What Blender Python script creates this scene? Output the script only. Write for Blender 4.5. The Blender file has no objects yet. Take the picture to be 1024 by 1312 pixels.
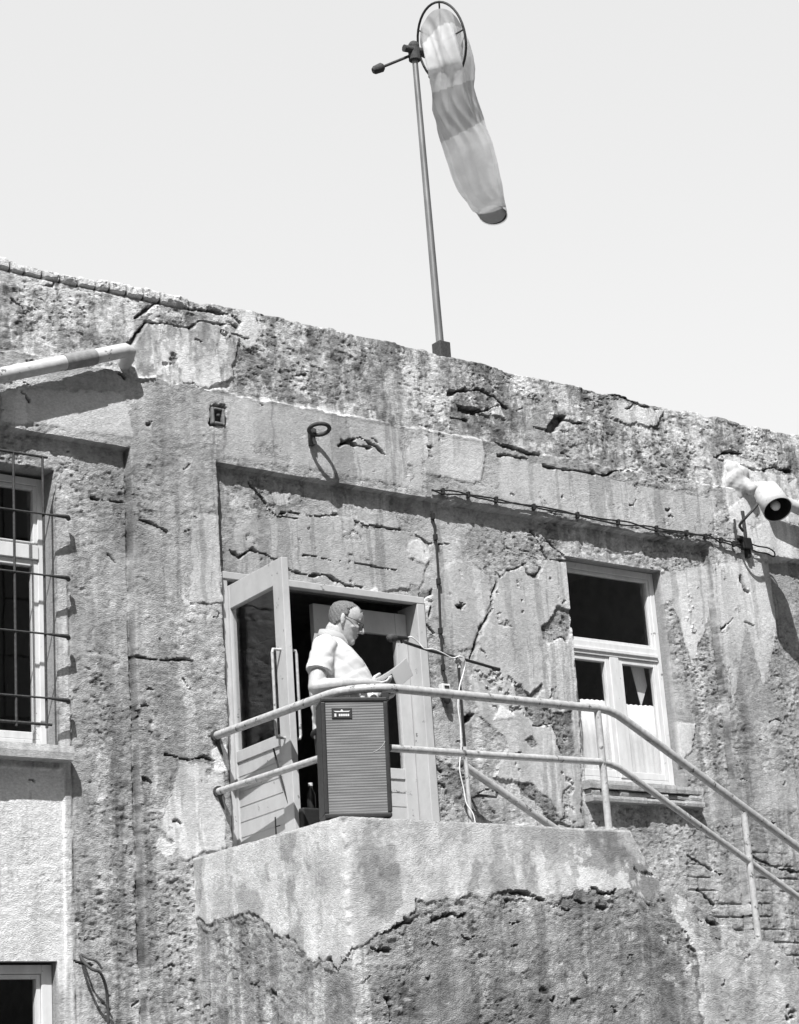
import bpy, bmesh, math, random
import numpy as np
from mathutils import Vector, Matrix, Euler, Quaternion
random.seed(7); rng = np.random.default_rng(7)
S = bpy.context.scene; COL = S.collection
R = math.radians

# ------------------------------------------------------------------ camera
F_PX, CXP, CYP, DIST = 2645.0, 512.0, 656.0, 9.6      # focal length in photo pixels, metres from facade
YAW, PIT, ROL = R(38.2), R(17.3), R(-4.0)
_f = np.array([math.sin(YAW)*math.cos(PIT), math.cos(YAW)*math.cos(PIT), math.sin(PIT)])
_r = np.array([math.cos(YAW), -math.sin(YAW), 0.0]); _u = np.cross(_r, _f)
_r2 = math.cos(ROL)*_r + math.sin(ROL)*_u; _u2 = -math.sin(ROL)*_r + math.cos(ROL)*_u
CM = np.array([_r2, -_u2, _f])
cam_d = bpy.data.cameras.new('camera'); cam = bpy.data.objects.new('camera', cam_d); COL.objects.link(cam)
cam.matrix_world = Matrix(((_r2[0], _u2[0], -_f[0], 0.0), (_r2[1], _u2[1], -_f[1], -DIST), (_r2[2], _u2[2], -_f[2], 0.0), (0, 0, 0, 1)))
cam_d.sensor_fit = 'HORIZONTAL'; cam_d.sensor_width = 36.0; cam_d.lens = 36.0*F_PX/1024.0
cam_d.clip_end = 2000; S.camera = cam
GZ = -1.6                                             # ground level; the lens is at z = 0

# ------------------------------------------------------------------ sky, sun, exposure
SUNV = Vector((1.0, 1.0, -2.0)).normalized()          # direction the light travels
elev = math.asin(-SUNV.z)
wd = bpy.data.worlds.new('World'); S.world = wd; wd.use_nodes = True
nt = wd.node_tree; nt.nodes.clear()
o_ = nt.nodes.new('ShaderNodeOutputWorld'); bg = nt.nodes.new('ShaderNodeBackground')
sk = nt.nodes.new('ShaderNodeTexSky'); sk.sky_type = 'NISHITA'; sk.sun_disc = False
sk.sun_elevation = elev; sk.sun_rotation = math.atan2(-SUNV.x, -SUNV.y)
sk.air_density = 1.0; sk.dust_density = 6.0; sk.ozone_density = 1.0
bw = nt.nodes.new('ShaderNodeRGBToBW')                # black-and-white film
nt.links.new(sk.outputs[0], bw.inputs[0])
# sky brightness boosted behind the building (world direction +y), cut in front to keep shadows dark
tcw = nt.nodes.new('ShaderNodeTexCoord'); sxw = nt.nodes.new('ShaderNodeSeparateXYZ'); nt.links.new(tcw.outputs['Generated'], sxw.inputs[0])
mrw = nt.nodes.new('ShaderNodeMapRange'); mrw.interpolation_type = 'SMOOTHSTEP'; mrw.inputs['From Min'].default_value = -.05; mrw.inputs['From Max'].default_value = .45
mrw.inputs['To Min'].default_value = .24; mrw.inputs['To Max'].default_value = 2.62; nt.links.new(sxw.outputs[1], mrw.inputs[0])
mlw = nt.nodes.new('ShaderNodeMath'); mlw.operation = 'MULTIPLY'; nt.links.new(bw.outputs[0], mlw.inputs[0]); nt.links.new(mrw.outputs[0], mlw.inputs[1])
mrz = nt.nodes.new('ShaderNodeMapRange'); mrz.inputs['From Min'].default_value = .22; mrz.inputs['From Max'].default_value = .62; mrz.inputs['To Min'].default_value = 1.0; mrz.inputs['To Max'].default_value = 1.46; nt.links.new(sxw.outputs[2], mrz.inputs[0])
mz = nt.nodes.new('ShaderNodeMath'); mz.operation = 'MULTIPLY'; nt.links.new(mlw.outputs[0], mz.inputs[0]); nt.links.new(mrz.outputs[0], mz.inputs[1])
nt.links.new(mz.outputs[0], bg.inputs[0]); nt.links.new(bg.outputs[0], o_.inputs[0])
bg.inputs[1].default_value = 0.10
sl = bpy.data.lights.new('sun', 'SUN'); sl.energy = 5.0; sl.angle = R(0.5); sl.color = (1, 1, 1)
so = bpy.data.objects.new('sun', sl); COL.objects.link(so)
so.rotation_euler = SUNV.to_track_quat('-Z', 'Y').to_euler(); so.location = (-5, -15, 20)
S.view_settings.view_transform = 'Standard'; S.view_settings.look = 'None'
S.view_settings.exposure = 0.62; S.view_settings.gamma = 1.0
S.render.engine = 'CYCLES'; S.cycles.max_bounces = 8

# ------------------------------------------------------------------ photo pixel -> point on a real plane
def ray(px, py): return CM.T @ np.array([(px-CXP)/F_PX, (py-CYP)/F_PX, 1.0])
def on(px, py, y=0.0):
    d = ray(px, py); t = (DIST+y)/d[1]; return Vector((d[0]*t, y, d[2]*t))
def onz(px, py, z):
    d = ray(px, py); t = z/d[2]; return Vector((d[0]*t, -DIST+d[1]*t, z))
def onx(px, py, x):
    d = ray(px, py); t = x/d[0]; return Vector((x, -DIST+d[1]*t, d[2]*t))

# ------------------------------------------------------------------ materials (all greys: a black-and-white photograph)
def mat(name, base, rough=0.6, metal=0.0, var=0.12, vs=12.0, bump=0.0, bs=60.0, spec=0.4, stretch=(1, 1, 1), chip=0.0, chs=22.0):
    m = bpy.data.materials.new(name); m.use_nodes = True; n = m.node_tree.nodes; L = m.node_tree.links
    b = n['Principled BSDF']; b.inputs['Roughness'].default_value = rough; b.inputs['Metallic'].default_value = metal
    b.inputs['Specular IOR Level'].default_value = spec
    tc = n.new('ShaderNodeTexCoord'); mp = n.new('ShaderNodeMapping'); mp.inputs['Scale'].default_value = stretch
    L.new(tc.outputs['Object'], mp.inputs[0])
    ns = n.new('ShaderNodeTexNoise'); ns.inputs['Scale'].default_value = vs; ns.inputs['Detail'].default_value = 6; ns.inputs['Roughness'].default_value = .65
    L.new(mp.outputs[0], ns.inputs['Vector'])
    r = n.new('ShaderNodeMapRange'); r.inputs['From Min'].default_value = .3; r.inputs['From Max'].default_value = .7
    r.inputs['To Min'].default_value = base*(1-var); r.inputs['To Max'].default_value = base*(1+var)
    L.new(ns.outputs[0], r.inputs[0]); L.new(r.outputs[0], b.inputs['Base Color'])
    if chip:                                          # flaked paint showing dark metal or wood
        nc = n.new('ShaderNodeTexNoise'); nc.inputs['Scale'].default_value = chs; nc.inputs['Detail'].default_value = 7; nc.inputs['Roughness'].default_value = .7; L.new(tc.outputs['Object'], nc.inputs['Vector'])
        rc_ = n.new('ShaderNodeMapRange'); rc_.inputs['From Min'].default_value = chip; rc_.inputs['From Max'].default_value = chip+.025; L.new(nc.outputs[0], rc_.inputs[0])
        mc = n.new('ShaderNodeMix'); mc.data_type = 'RGBA'; mc.inputs[7].default_value = (base*.28, base*.28, base*.28, 1); L.new(rc_.outputs[0], mc.inputs[0]); L.new(r.outputs[0], mc.inputs[6]); L.new(mc.outputs[2], b.inputs['Base Color'])
    if bump:
        n2 = n.new('ShaderNodeTexNoise'); n2.inputs['Scale'].default_value = bs; n2.inputs['Detail'].default_value = 5
        L.new(mp.outputs[0], n2.inputs['Vector'])
        bp = n.new('ShaderNodeBump'); bp.inputs['Distance'].default_value = bump; bp.inputs['Strength'].default_value = 1
        L.new(n2.outputs[0], bp.inputs['Height']); L.new(bp.outputs[0], b.inputs['Normal'])
    return m

def plaster_mat(name):
    m = bpy.data.materials.new(name); m.use_nodes = True; n = m.node_tree.nodes; L = m.node_tree.links
    b = n['Principled BSDF']; b.inputs['Roughness'].default_value = .92; b.inputs['Specular IOR Level'].default_value = .15
    at = n.new('ShaderNodeAttribute'); at.attribute_name = 'tone'
    ar = n.new('ShaderNodeAttribute'); ar.attribute_name = 'grain'
    geo = n.new('ShaderNodeNewGeometry')
    mp = n.new('ShaderNodeMapping'); mp.inputs['Scale'].default_value = (1, 1, 1.5); L.new(geo.outputs['Position'], mp.inputs[0])
    n1 = n.new('ShaderNodeTexNoise'); n1.inputs['Scale'].default_value = 55; n1.inputs['Detail'].default_value = 8; n1.inputs['Roughness'].default_value = .7
    n2 = n.new('ShaderNodeTexNoise'); n2.inputs['Scale'].default_value = 9; n2.inputs['Detail'].default_value = 6; n2.inputs['Roughness'].default_value = .65
    L.new(mp.outputs[0], n1.inputs['Vector']); L.new(geo.outputs['Position'], n2.inputs['Vector'])
    r1 = n.new('ShaderNodeMapRange'); r1.inputs['From Min'].default_value = .25; r1.inputs['From Max'].default_value = .75; r1.inputs['To Min'].default_value = .70; r1.inputs['To Max'].default_value = 1.30
    r2 = n.new('ShaderNodeMapRange'); r2.inputs['From Min'].default_value = .3; r2.inputs['From Max'].default_value = .7; r2.inputs['To Min'].default_value = .9; r2.inputs['To Max'].default_value = 1.1
    L.new(n1.outputs[0], r1.inputs[0]); L.new(n2.outputs[0], r2.inputs[0])
    m1 = n.new('ShaderNodeMath'); m1.operation = 'MULTIPLY'; L.new(r1.outputs[0], m1.inputs[0]); L.new(r2.outputs[0], m1.inputs[1])
    m2 = n.new('ShaderNodeMath'); m2.operation = 'MULTIPLY'; L.new(m1.outputs[0], m2.inputs[0]); L.new(at.outputs['Fac'], m2.inputs[1])
    L.new(m2.outputs[0], b.inputs['Base Color'])
    n3 = n.new('ShaderNodeTexNoise'); n3.inputs['Scale'].default_value = 110; n3.inputs['Detail'].default_value = 4; n3.inputs['Roughness'].default_value = .6
    L.new(mp.outputs[0], n3.inputs['Vector'])
    mg = n.new('ShaderNodeMath'); mg.operation = 'MULTIPLY'; L.new(n3.outputs[0], mg.inputs[0]); L.new(ar.outputs['Fac'], mg.inputs[1])
    bp = n.new('ShaderNodeBump'); bp.inputs['Strength'].default_value = 1; bp.inputs['Distance'].default_value = .014
    L.new(mg.outputs[0], bp.inputs['Height']); L.new(bp.outputs[0], b.inputs['Normal'])
    return m

def glass_mat(name, refl=1.0):
    m = bpy.data.materials.new(name); m.use_nodes = True; n = m.node_tree.nodes; L = m.node_tree.links; n.clear()
    o = n.new('ShaderNodeOutputMaterial'); mx = n.new('ShaderNodeMixShader'); t = n.new('ShaderNodeBsdfTransparent'); g = n.new('ShaderNodeBsdfGlossy')
    lw = n.new('ShaderNodeLayerWeight'); lw.inputs[0].default_value = .5
    pw = n.new('ShaderNodeMath'); pw.operation = 'POWER'; pw.inputs[1].default_value = 5; L.new(lw.outputs['Facing'], pw.inputs[0])
    fr = n.new('ShaderNodeMath'); fr.operation = 'MULTIPLY_ADD'; fr.inputs[1].default_value = .9; fr.inputs[2].default_value = .05; L.new(pw.outputs[0], fr.inputs[0])
    t.inputs[0].default_value = (.93, .93, .93, 1); g.inputs['Roughness'].default_value = .03
    tc = n.new('ShaderNodeTexCoord'); ns = n.new('ShaderNodeTexNoise'); ns.inputs['Scale'].default_value = 3; L.new(tc.outputs['Object'], ns.inputs['Vector'])
    bp = n.new('ShaderNodeBump'); bp.inputs['Distance'].default_value = .004; L.new(ns.outputs[0], bp.inputs['Height']); L.new(bp.outputs[0], g.inputs['Normal'])
    ml = n.new('ShaderNodeMath'); ml.operation = 'MULTIPLY'; ml.inputs[1].default_value = refl; L.new(fr.outputs[0], ml.inputs[0])
    L.new(ml.outputs[0], mx.inputs[0]); L.new(t.outputs[0], mx.inputs[1]); L.new(g.outputs[0], mx.inputs[2]); L.new(mx.outputs[0], o.inputs[0])
    return m

M = dict(
    plaster=plaster_mat('weathered_plaster'),
    white=mat('white_paint', .62, .5, var=.12, vs=16, bump=.0006, bs=80, stretch=(1, 1, .3), chip=.655, chs=18),
    white2=mat('aged_white_paint', .44, .55, var=.10, vs=11, bump=.0007, bs=70, stretch=(1, 1, .6), chip=.64, chs=14),
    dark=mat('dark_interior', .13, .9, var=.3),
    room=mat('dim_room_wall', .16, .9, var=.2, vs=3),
    black=mat('black_vinyl', .022, .55, var=.3, vs=60, bump=.0008, bs=300),
    blackmetal=mat('black_metal', .03, .4, .3, var=.3),
    rail=mat('painted_rail_metal', .42, .45, .1, var=.26, vs=34, bump=.0006, bs=120, chip=.60),
    rust=mat('rusty_iron', .055, .8, .2, var=.5, vs=70, bump=.0015, bs=160),
    pole=mat('galvanised_pole', .2, .45, .5, var=.3, vs=18, stretch=(1, 1, .2)),
    pipe=mat('painted_pipe', .5, .6, var=.2, vs=14, bump=.001, bs=90, chip=.63, chs=16),
    pipe_d=mat('pipe_sleeve', .22, .7, var=.25, vs=30, bump=.001, bs=90),
    cable=mat('black_cable', .02, .7, var=.4, vs=80),
    wcable=mat('white_cable', .7, .5, var=.08),
    skin=mat('skin', .40, .5, var=.16, vs=60, bump=.0012, bs=220),
    hair=mat('grey_hair', .13, .6, var=.6, vs=200, bump=.003, bs=420, stretch=(.18, 1, .6)),
    shirt=mat('white_cotton', .52, .85, var=.03, vs=20, bump=.0005, bs=400),
    trousers=mat('dark_trousers', .035, .85, var=.2, vs=30, bump=.0008, bs=300),
    paper=mat('paper', .58, .8, var=.04, vs=10),
    dark_sheet=mat('shade_sheet', .03, .6, var=.2),  # near-black of the sheet standing for hand shadow, and of the buttons
    lens=mat('spectacle_lens', .12, .15),
    roofing=mat('bitumen_roofing', .09, .9, var=.3, bump=.003, bs=60),
    ground=mat('asphalt_ground', .07, .95, var=.25, vs=2.0, bump=.004, bs=80),
    concrete=mat('concrete', .34, .9, var=.2, vs=9, bump=.003, bs=60),
    curtain=mat('lace_curtain', .85, .9, var=.1, vs=60, stretch=(3, 1, .5)),
    glass=glass_mat('window_glass', .8), ceramic=mat('white_ceramic', .6, .3, var=.02),
    bulb=mat('frosted_bulb', .7, .3, var=.02),
)

_n = M['paper'].node_tree.nodes; _l = M['paper'].node_tree.links; _t = _n.new('ShaderNodeBsdfTranslucent'); _t.inputs[0].default_value = (.8, .8, .8, 1); _x = _n.new('ShaderNodeMixShader'); _x.inputs[0].default_value = .6
_l.new(_n['Principled BSDF'].outputs[0], _x.inputs[1]); _l.new(_t.outputs[0], _x.inputs[2]); _l.new(_x.outputs[0], _n['Material Output'].inputs[0])
# ------------------------------------------------------------------ object helpers
ORG = {}
def tag(o, label=None, cat=None, group=None, kind=None):
    if label: o['label'] = label
    if cat: o['category'] = cat
    if group: o['group'] = group
    if kind: o['kind'] = kind
    return o
def link(o, parent, org):
    COL.objects.link(o)
    if parent is not None: o.parent = parent
    ORG[o.name] = org
def empty(name, loc, label, cat, group=None):
    o = bpy.data.objects.new(name, None); o.location = loc; link(o, None, Vector(loc)); o.empty_display_size = .1
    return tag(o, label, cat, group)
def place(name, me, m, parent=None, origin=None):
    """me holds world coordinates; the object is parented and its mesh moved into the parent's space"""
    if parent is not None: org = ORG[parent.name]
    else: org = Vector(origin) if origin is not None else Vector((0, 0, 0))
    me.transform(Matrix.Translation(-org)); me.materials.append(m)
    o = bpy.data.objects.new(name, me)
    if parent is None: o.location = org
    link(o, parent, org); return o

class MB:
    def __init__(s): s.v = []; s.f = []; s.sm = []
    def add(s, v, f, smooth=False):
        n = len(s.v); s.v += [tuple(p) for p in v]; s.f += [tuple(i+n for i in q) for q in f]; s.sm += [smooth]*len(f); return s
    def box(s, lo, hi):
        x0, y0, z0 = lo; x1, y1, z1 = hi
        v = [(x0, y0, z0), (x1, y0, z0), (x1, y1, z0), (x0, y1, z0), (x0, y0, z1), (x1, y0, z1), (x1, y1, z1), (x0, y1, z1)]
        return s.add(v, [(3, 2, 1, 0), (4, 5, 6, 7), (0, 1, 5, 4), (1, 2, 6, 5), (2, 3, 7, 6), (3, 0, 4, 7)])
    def obox(s, c, ax, ay, az):
        """oriented box: centre and three half-axis vectors"""
        c, ax, ay, az = map(Vector, (c, ax, ay, az))
        v = [c+i*ax+j*ay+k*az for k in (-1, 1) for i, j in ((-1, -1), (1, -1), (1, 1), (-1, 1))]
        return s.add(v, [(3, 2, 1, 0), (4, 5, 6, 7), (0, 1, 5, 4), (1, 2, 6, 5), (2, 3, 7, 6), (3, 0, 4, 7)])
    def tube(s, pts, rad, n=12, cap=True):
        pts = [Vector(p) for p in pts]; k = len(pts)
        rads = rad if isinstance(rad, (list, tuple)) else [rad]*k
        t0 = (pts[1]-pts[0]).normalized(); a = Vector((0, 0, 1)) if abs(t0.z) < .9 else Vector((1, 0, 0))
        u = t0.cross(a).normalized(); v = []; f = []
        for i, p in enumerate(pts):
            t = ((pts[i]-pts[i-1]).normalized() if i else t0) + ((pts[i+1]-pts[i]).normalized() if i < k-1 else Vector((0, 0, 0)))
            t.normalize(); u = (u - t*u.dot(t)).normalized(); w = t.cross(u)
            for j in range(n):
                c = 2*math.pi*j/n; v.append(p+rads[i]*(math.cos(c)*u+math.sin(c)*w))
        for i in range(k-1):
            for j in range(n): f.append((i*n+j, i*n+(j+1) % n, (i+1)*n+(j+1) % n, (i+1)*n+j))
        s.add(v, f, True)
        if cap: s.add([v[j] for j in range(n)], [tuple(range(n))[::-1]]); s.add([v[(k-1)*n+j] for j in range(n)], [tuple(range(n))])
        return s
    def loft(s, rings, smooth=True, cap=True):
        n = len(rings[0]); v = [p for r in rings for p in r]; f = []
        for i in range(len(rings)-1):
            for j in range(n): f.append((i*n+j, i*n+(j+1) % n, (i+1)*n+(j+1) % n, (i+1)*n+j))
        if cap: f.append(tuple(range(n))[::-1]); f.append(tuple((len(rings)-1)*n+j for j in range(n)))
        return s.add(v, f, smooth)
    def ball(s, c, r, n=16, m=10, ax=None):
        c = Vector(c); rx, ry, rz = (r, r, r) if not isinstance(r, (tuple, list)) else r
        rings = []
        for i in range(1, m):
            th = math.pi*i/m
            rings.append([c+Vector((rx*math.sin(th)*math.cos(2*math.pi*j/n), ry*math.sin(th)*math.sin(2*math.pi*j/n), -rz*math.cos(th))) for j in range(n)])
        return s.loft(rings)
    def build(s, name, m, parent=None, origin=None, bevel=0, xf=None):
        me = bpy.data.meshes.new(name); me.from_pydata(s.v, [], s.f)
        me.polygons.foreach_set('use_smooth', s.sm)
        if xf is not None: me.transform(xf)
        bm = bmesh.new(); bm.from_mesh(me)
        if not any(s.sm): bmesh.ops.remove_doubles(bm, verts=bm.verts, dist=1e-6) if False else None
        bmesh.ops.recalc_face_normals(bm, faces=bm.faces); bm.to_mesh(me); bm.free()
        o = place(name, me, M[m] if isinstance(m, str) else m, parent, origin)
        if bevel:
            b = o.modifiers.new('bevel', 'BEVEL'); b.width = bevel; b.segments = 2; b.limit_method = 'ANGLE'; b.angle_limit = R(40)
        return o

def curve_pts(P, n=8):
    """Catmull-Rom through P"""
    P = [Vector(p) for p in P]; Q = [P[0]*2-P[1]] + P + [P[-1]*2-P[-2]]; out = []
    for i in range(1, len(Q)-2):
        for k in range(n):
            t = k/n; a, b, c, d = Q[i-1], Q[i], Q[i+1], Q[i+2]
            out.append(.5*((2*b)+(c-a)*t+(2*a-5*b+4*c-d)*t*t+(3*b-a-3*c+d)*t**3))
    out.append(P[-1]); return out

# ------------------------------------------------------------------ noise and shape fields for the plaster
def _h(i, j, seed):
    n = (i.astype(np.int64)*374761393 + j.astype(np.int64)*668265263 + seed*974634777) & 0xffffffff
    n = ((n ^ (n >> 13))*1274126177) & 0xffffffff; n = ((n ^ (n >> 16))*2246822519) & 0xffffffff
    return ((n ^ (n >> 15)) & 0xffffff)/16777215.0
def vn(x, z, fx, fz, seed):
    X = x*fx+seed*17.3; Z = z*fz+seed*9.7; i = np.floor(X); j = np.floor(Z); u = X-i; v = Z-j
    u = u*u*u*(u*(u*6-15)+10); v = v*v*v*(v*(v*6-15)+10)
    return ((_h(i, j, seed)*(1-u)+_h(i+1, j, seed)*u)*(1-v)+(_h(i, j+1, seed)*(1-u)+_h(i+1, j+1, seed)*u)*v)*2-1
def fbm(x, z, fx, fz, seed, o=4, g=.5):
    s = 0; a = 1; t = 0
    for k in range(o): s = s+a*vn(x, z, fx*2**k, fz*2**k, seed+k*7); t += a; a *= g
    return s/t
def sst(a, b, x):
    t = np.clip((x-a)/(b-a), 0, 1); return t*t*(3-2*t)
def seg_d(x, z, a, b):
    ax, az = a; bx, bz = b; dx, dz = bx-ax, bz-az; L2 = dx*dx+dz*dz+1e-12
    t = np.clip(((x-ax)*dx+(z-az)*dz)/L2, 0, 1); return np.hypot(x-ax-t*dx, z-az-t*dz)
def poly_sd(x, z, P):
    """signed distance, positive inside; far points get -1"""
    P = [(p[0], p[1]) for p in P]; xs = [p[0] for p in P]; zs = [p[1] for p in P]
    out = np.full(x.shape, -1.0); m = (x > min(xs)-.1) & (x < max(xs)+.1) & (z > min(zs)-.1) & (z < max(zs)+.1)
    X = x[m]; Z = z[m]; d = np.full(X.shape, 9.0); c = np.zeros(X.shape, bool)
    for k in range(len(P)):
        a, b = P[k-1], P[k]; d = np.minimum(d, seg_d(X, Z, a, b))
        if a[1] != b[1]: c ^= ((a[1] > Z) != (b[1] > Z)) & (X < (b[0]-a[0])*(Z-a[1])/(b[1]-a[1])+a[0])
    out[m] = np.where(c, d, -d); return out
def crack(H, T, x, z, P, w=.008, depth=.022, xw=None, zw=None, lip=.5):
    """a ragged groove with a lifted edge above it; H and T are changed in place"""
    xs = [p[0] for p in P]; zs = [p[1] for p in P]
    m = (x > min(xs)-.08) & (x < max(xs)+.08) & (z > min(zs)-.08) & (z < max(zs)+.08)
    X = xw[m]; Z = zw[m]; d = np.full(X.shape, 9.0); along = np.zeros(X.shape)
    for k in range(len(P)-1): d = np.minimum(d, seg_d(X, Z, P[k], P[k+1]))
    ww = w*(.25+1.7*np.clip(.45+fbm(x[m], z[m], 16, 16, 91, 3), 0, 1.3)**1.5)+.001
    g = 1-sst(ww*.5, ww*1.25, d)
    H[m] -= depth*g; T[m] *= (1-.72*g)
def WP(pts, y=0.0): return [(lambda v: (v.x, v.z))(on(px, py, y)) for px, py in pts]

def axis(a, segs, keys):
    """non-uniform grid axis: segs = [(end, step)], snapped to key values"""
    v = [a]
    for end, st in segs:
        n = max(1, round((end-v[-1])/st)); v += list(np.linspace(v[-1], end, n+1)[1:])
    v = np.array(v)
    for k in keys: v[np.argmin(abs(v-k))] = k
    return v
def grid_mesh(name, P, mask, tone, grain):
    """P: (ni,nj,3) positions, mask: (ni-1,nj-1) faces kept"""
    ni, nj = P.shape[:2]; idx = np.arange(ni*nj).reshape(ni, nj)
    q = np.stack([idx[:-1, :-1], idx[1:, :-1], idx[1:, 1:], idx[:-1, 1:]], -1)[mask].astype(np.int32)
    return P.reshape(-1, 3), q, tone.ravel(), grain.ravel()
def mesh_np(name, V, Q, tone, grain):
    used = np.zeros(len(V), bool); used[Q.ravel()] = True; rm = np.cumsum(used)-1
    V = V[used]; Q = rm[Q].astype(np.int32); tone = tone[used]; grain = grain[used]
    me = bpy.data.meshes.new(name); me.vertices.add(len(V)); me.vertices.foreach_set('co', V.astype(np.float32).ravel())
    me.loops.add(Q.size); me.loops.foreach_set('vertex_index', Q.ravel())
    me.polygons.add(len(Q)); me.polygons.foreach_set('loop_start', np.arange(0, Q.size, 4, dtype=np.int32))
    me.polygons.foreach_set('use_smooth', np.ones(len(Q), bool))
    me.update(calc_edges=True); me.set_sharp_from_angle(angle=R(38))
    for nm, a in (('tone', tone), ('grain', grain)):
        at = me.attributes.new(nm, 'FLOAT', 'POINT'); at.data.foreach_set('value', a.astype(np.float32))
    return me

# ================================================================== THE BUILDING
BLD = empty('concrete_building', (8, 0, GZ), 'old two storey concrete building with cracked peeling plaster and a raised side entrance', 'building')
REC = .055; ZL = 3.93; ZTOP = 4.94; ZLIP = 4.385
DOOR = (6.25, 7.73, 1.24, 3.285); WINR = (8.955, 9.835, 2.19, 3.706); WINL = (4.28, 5.19, 2.19, 3.745); WINB = (4.28, 5.17, -.35, 1.075)
OPEN = [DOOR, WINR, WINL, WINB]
ST = .0072
ax = axis(2.0, [(4.7, .045), (11.6, ST), (15.0, .045)], [v for o in OPEN for v in o[:2]])
az = axis(GZ, [(.6, .045), (5.0-.06, ST)], [v for o in OPEN for v in o[2:]])
X, Z = np.meshgrid(ax, az, indexing='ij')
# warped coordinates make every edge ragged
wx = X + .030*fbm(X, Z, 9, 9, 3, 5, .66) ; wz = Z + .030*fbm(X, Z, 9, 9, 5, 5, .66)
wx2 = X + .004*fbm(X, Z, 20, 20, 13, 3); wz2 = Z + .004*fbm(X, Z, 20, 20, 15, 3)
H = np.zeros(X.shape); T = np.full(X.shape, .36); G = np.full(X.shape, 1.0)
def wside(a, b, c): return sst(a-.004, a+.004, c)
# --- recessed panels below the ledge
inmid = sst(6.232-.002, 6.232+.002, wx2)*(1-sst(10.28-.004, 10.28+.004, wx2))
inl = 1-sst(5.645-.004, 5.645+.004, wx2); inr = sst(10.885-.004, 10.885+.004, wx2)
below = 1-sst(ZL-.001, ZL+.001, Z+.006*fbm(X, Z*0, 6, 1, 21, 4, .6))
rec = np.clip(inmid+inl+inr, 0, 1)*below
H -= REC*rec
# --- parapet above the lip
up = sst(ZLIP-.006, ZLIP+.006, wz)
H -= .018*up
lipm = np.exp(-((Z-ZLIP+.004)/.012)**2)*sst(-.2, .3, fbm(X, Z*0, 2.2, 1, 33, 3)+.15)
H += .004*lipm; T += .16*lipm*sst(9.3, 9.6, X); T *= 1-.25*lipm*(1-sst(9.3, 9.6, X))
# --- broad unevenness and streaks
H += .010*fbm(X, Z, 1.3, 1.1, 41, 4)
big = fbm(X, Z, 1.7, 1.3, 43, 5, .55); stre = fbm(X, Z, 11, .9, 47, 4, .6); stre2 = fbm(X, Z, 26, 1.6, 49, 3, .6)
T *= 1+.34*big+.32*stre*(.4+.6*sst(-.2, .4, fbm(X, Z, 1, 1, 51, 2)))+.10*stre2+.16*fbm(X, Z, 5, 6, 53, 4)
# roughness mask of the stucco
rgh = sst(-.35, .35, fbm(X, Z, 2.6, 2.6, 55, 4)+.1)
rgh = .35+.65*rgh
rgh = np.where(up > .5, np.clip(rgh+.25, 0, 1), rgh)
# --- smoother replastered plates (their outline follows the photograph)
c7 = lambda L: [(540+a/3.125, 640+b/3.125) for a, b in L]
c4 = lambda L: [(240+a/2.56, 480+b/2.56) for a, b in L]
plates = [  # (polygon px, plane y, thickness, tone, softness)
 (c7([(300,290),(345,283),(410,262),(440,310),(470,290),(500,245),(590,250),(600,420),(625,800),(650,1312),(600,1312),(520,1280),(400,1140),(290,1110),(300,1070),(335,1000),(330,960),(230,860),(190,760),(205,630),(235,540),(275,450),(290,380)]), .055, .011, .385),
 (c7([(80,280),(130,250),(200,250),(270,320),(285,390),(230,520),(200,600),(100,600),(60,450)]), .055, .006, .36),
 (c4([(120,560),(200,480),(300,470),(440,455),(560,480),(700,510),(760,560),(790,620),(760,700),(560,720),(330,690),(120,640)]), .055, .006, .35),
 (c4([(275,380),(340,385),(330,430),(285,430)]), .055, .005, .45),
 (c4([(550,440),(690,460),(700,505),(570,495)]), .055, .008, .36),
 (c4([(720,560),(760,540),(800,590),(780,625),(730,600)]), .055, .005, .47),
 (c4([(770,210),(800,190),(960,205),(975,260),(960,350),(860,345),(775,320)]), 0, .005, .44),
 ([(191,411),(247,420),(256,411),(303,418),(309,439),(300,482),(269,495),(175,482),(170,470),(170,445)], 0, .014, .39),
 ([(308,400),(330,398),(338,425),(320,450),(306,430)], 0, .008, .42),
 ([(300,500),(420,520),(540,560),(540,628),(400,600),(285,585)], 0, .003, .37),
 ([(640,585),(780,612),(920,640),(905,690),(700,655),(640,640)], 0, .004, .40),
 ([(0,500),(160,500),(172,560),(0,540)], 0, .002, .46),
 ([(243,655),(283,660),(284,770),(245,770)], 0, .004, .42),
 ([(925,583),(955,588),(985,605),(1023,606),(1040,720),(960,720),(930,650)], 0, .005, .50),
 ([(846,735),(905,720),(985,720),(998,790),(978,880),(955,800),(940,900),(915,790),(893,850),(868,765),(848,775)], 0, .001, .45),
 ([(860,920),(890,930),(885,960),(870,975)], .055, .006, .5),
 ([(600,507),(640,515),(648,535),(610,530)], 0, .01, .5),
 ([(780,512),(850,525),(842,545),(790,540)], 0, .01, .44),
 ([(230,975),(285,985),(290,1085),(235,1100),(205,1060)], 0, .006, .46),
]
for P, y, th, tn in plates:
    d = poly_sd(wx, wz, WP(P, y)); d = d+np.where(d > -.9, .010*fbm(X, Z, 26, 26, 153, 3, .7), 0); k = sst(-.003, .003, d)*(1-.9*sst(.40, .44, fbm(X, Z, 7, 7, 155, 5, .65)))
    H += th*k; edge = np.exp(-(d/.012)**2)*.5
    T = T*(1-k)+(tn*(1+.20*big+.14*stre+.10*fbm(X, Z, 7, 7, 57, 4)))*k; rgh = rgh*(1-.82*k); T *= 1-.22*edge*(d > -.5)
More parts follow.
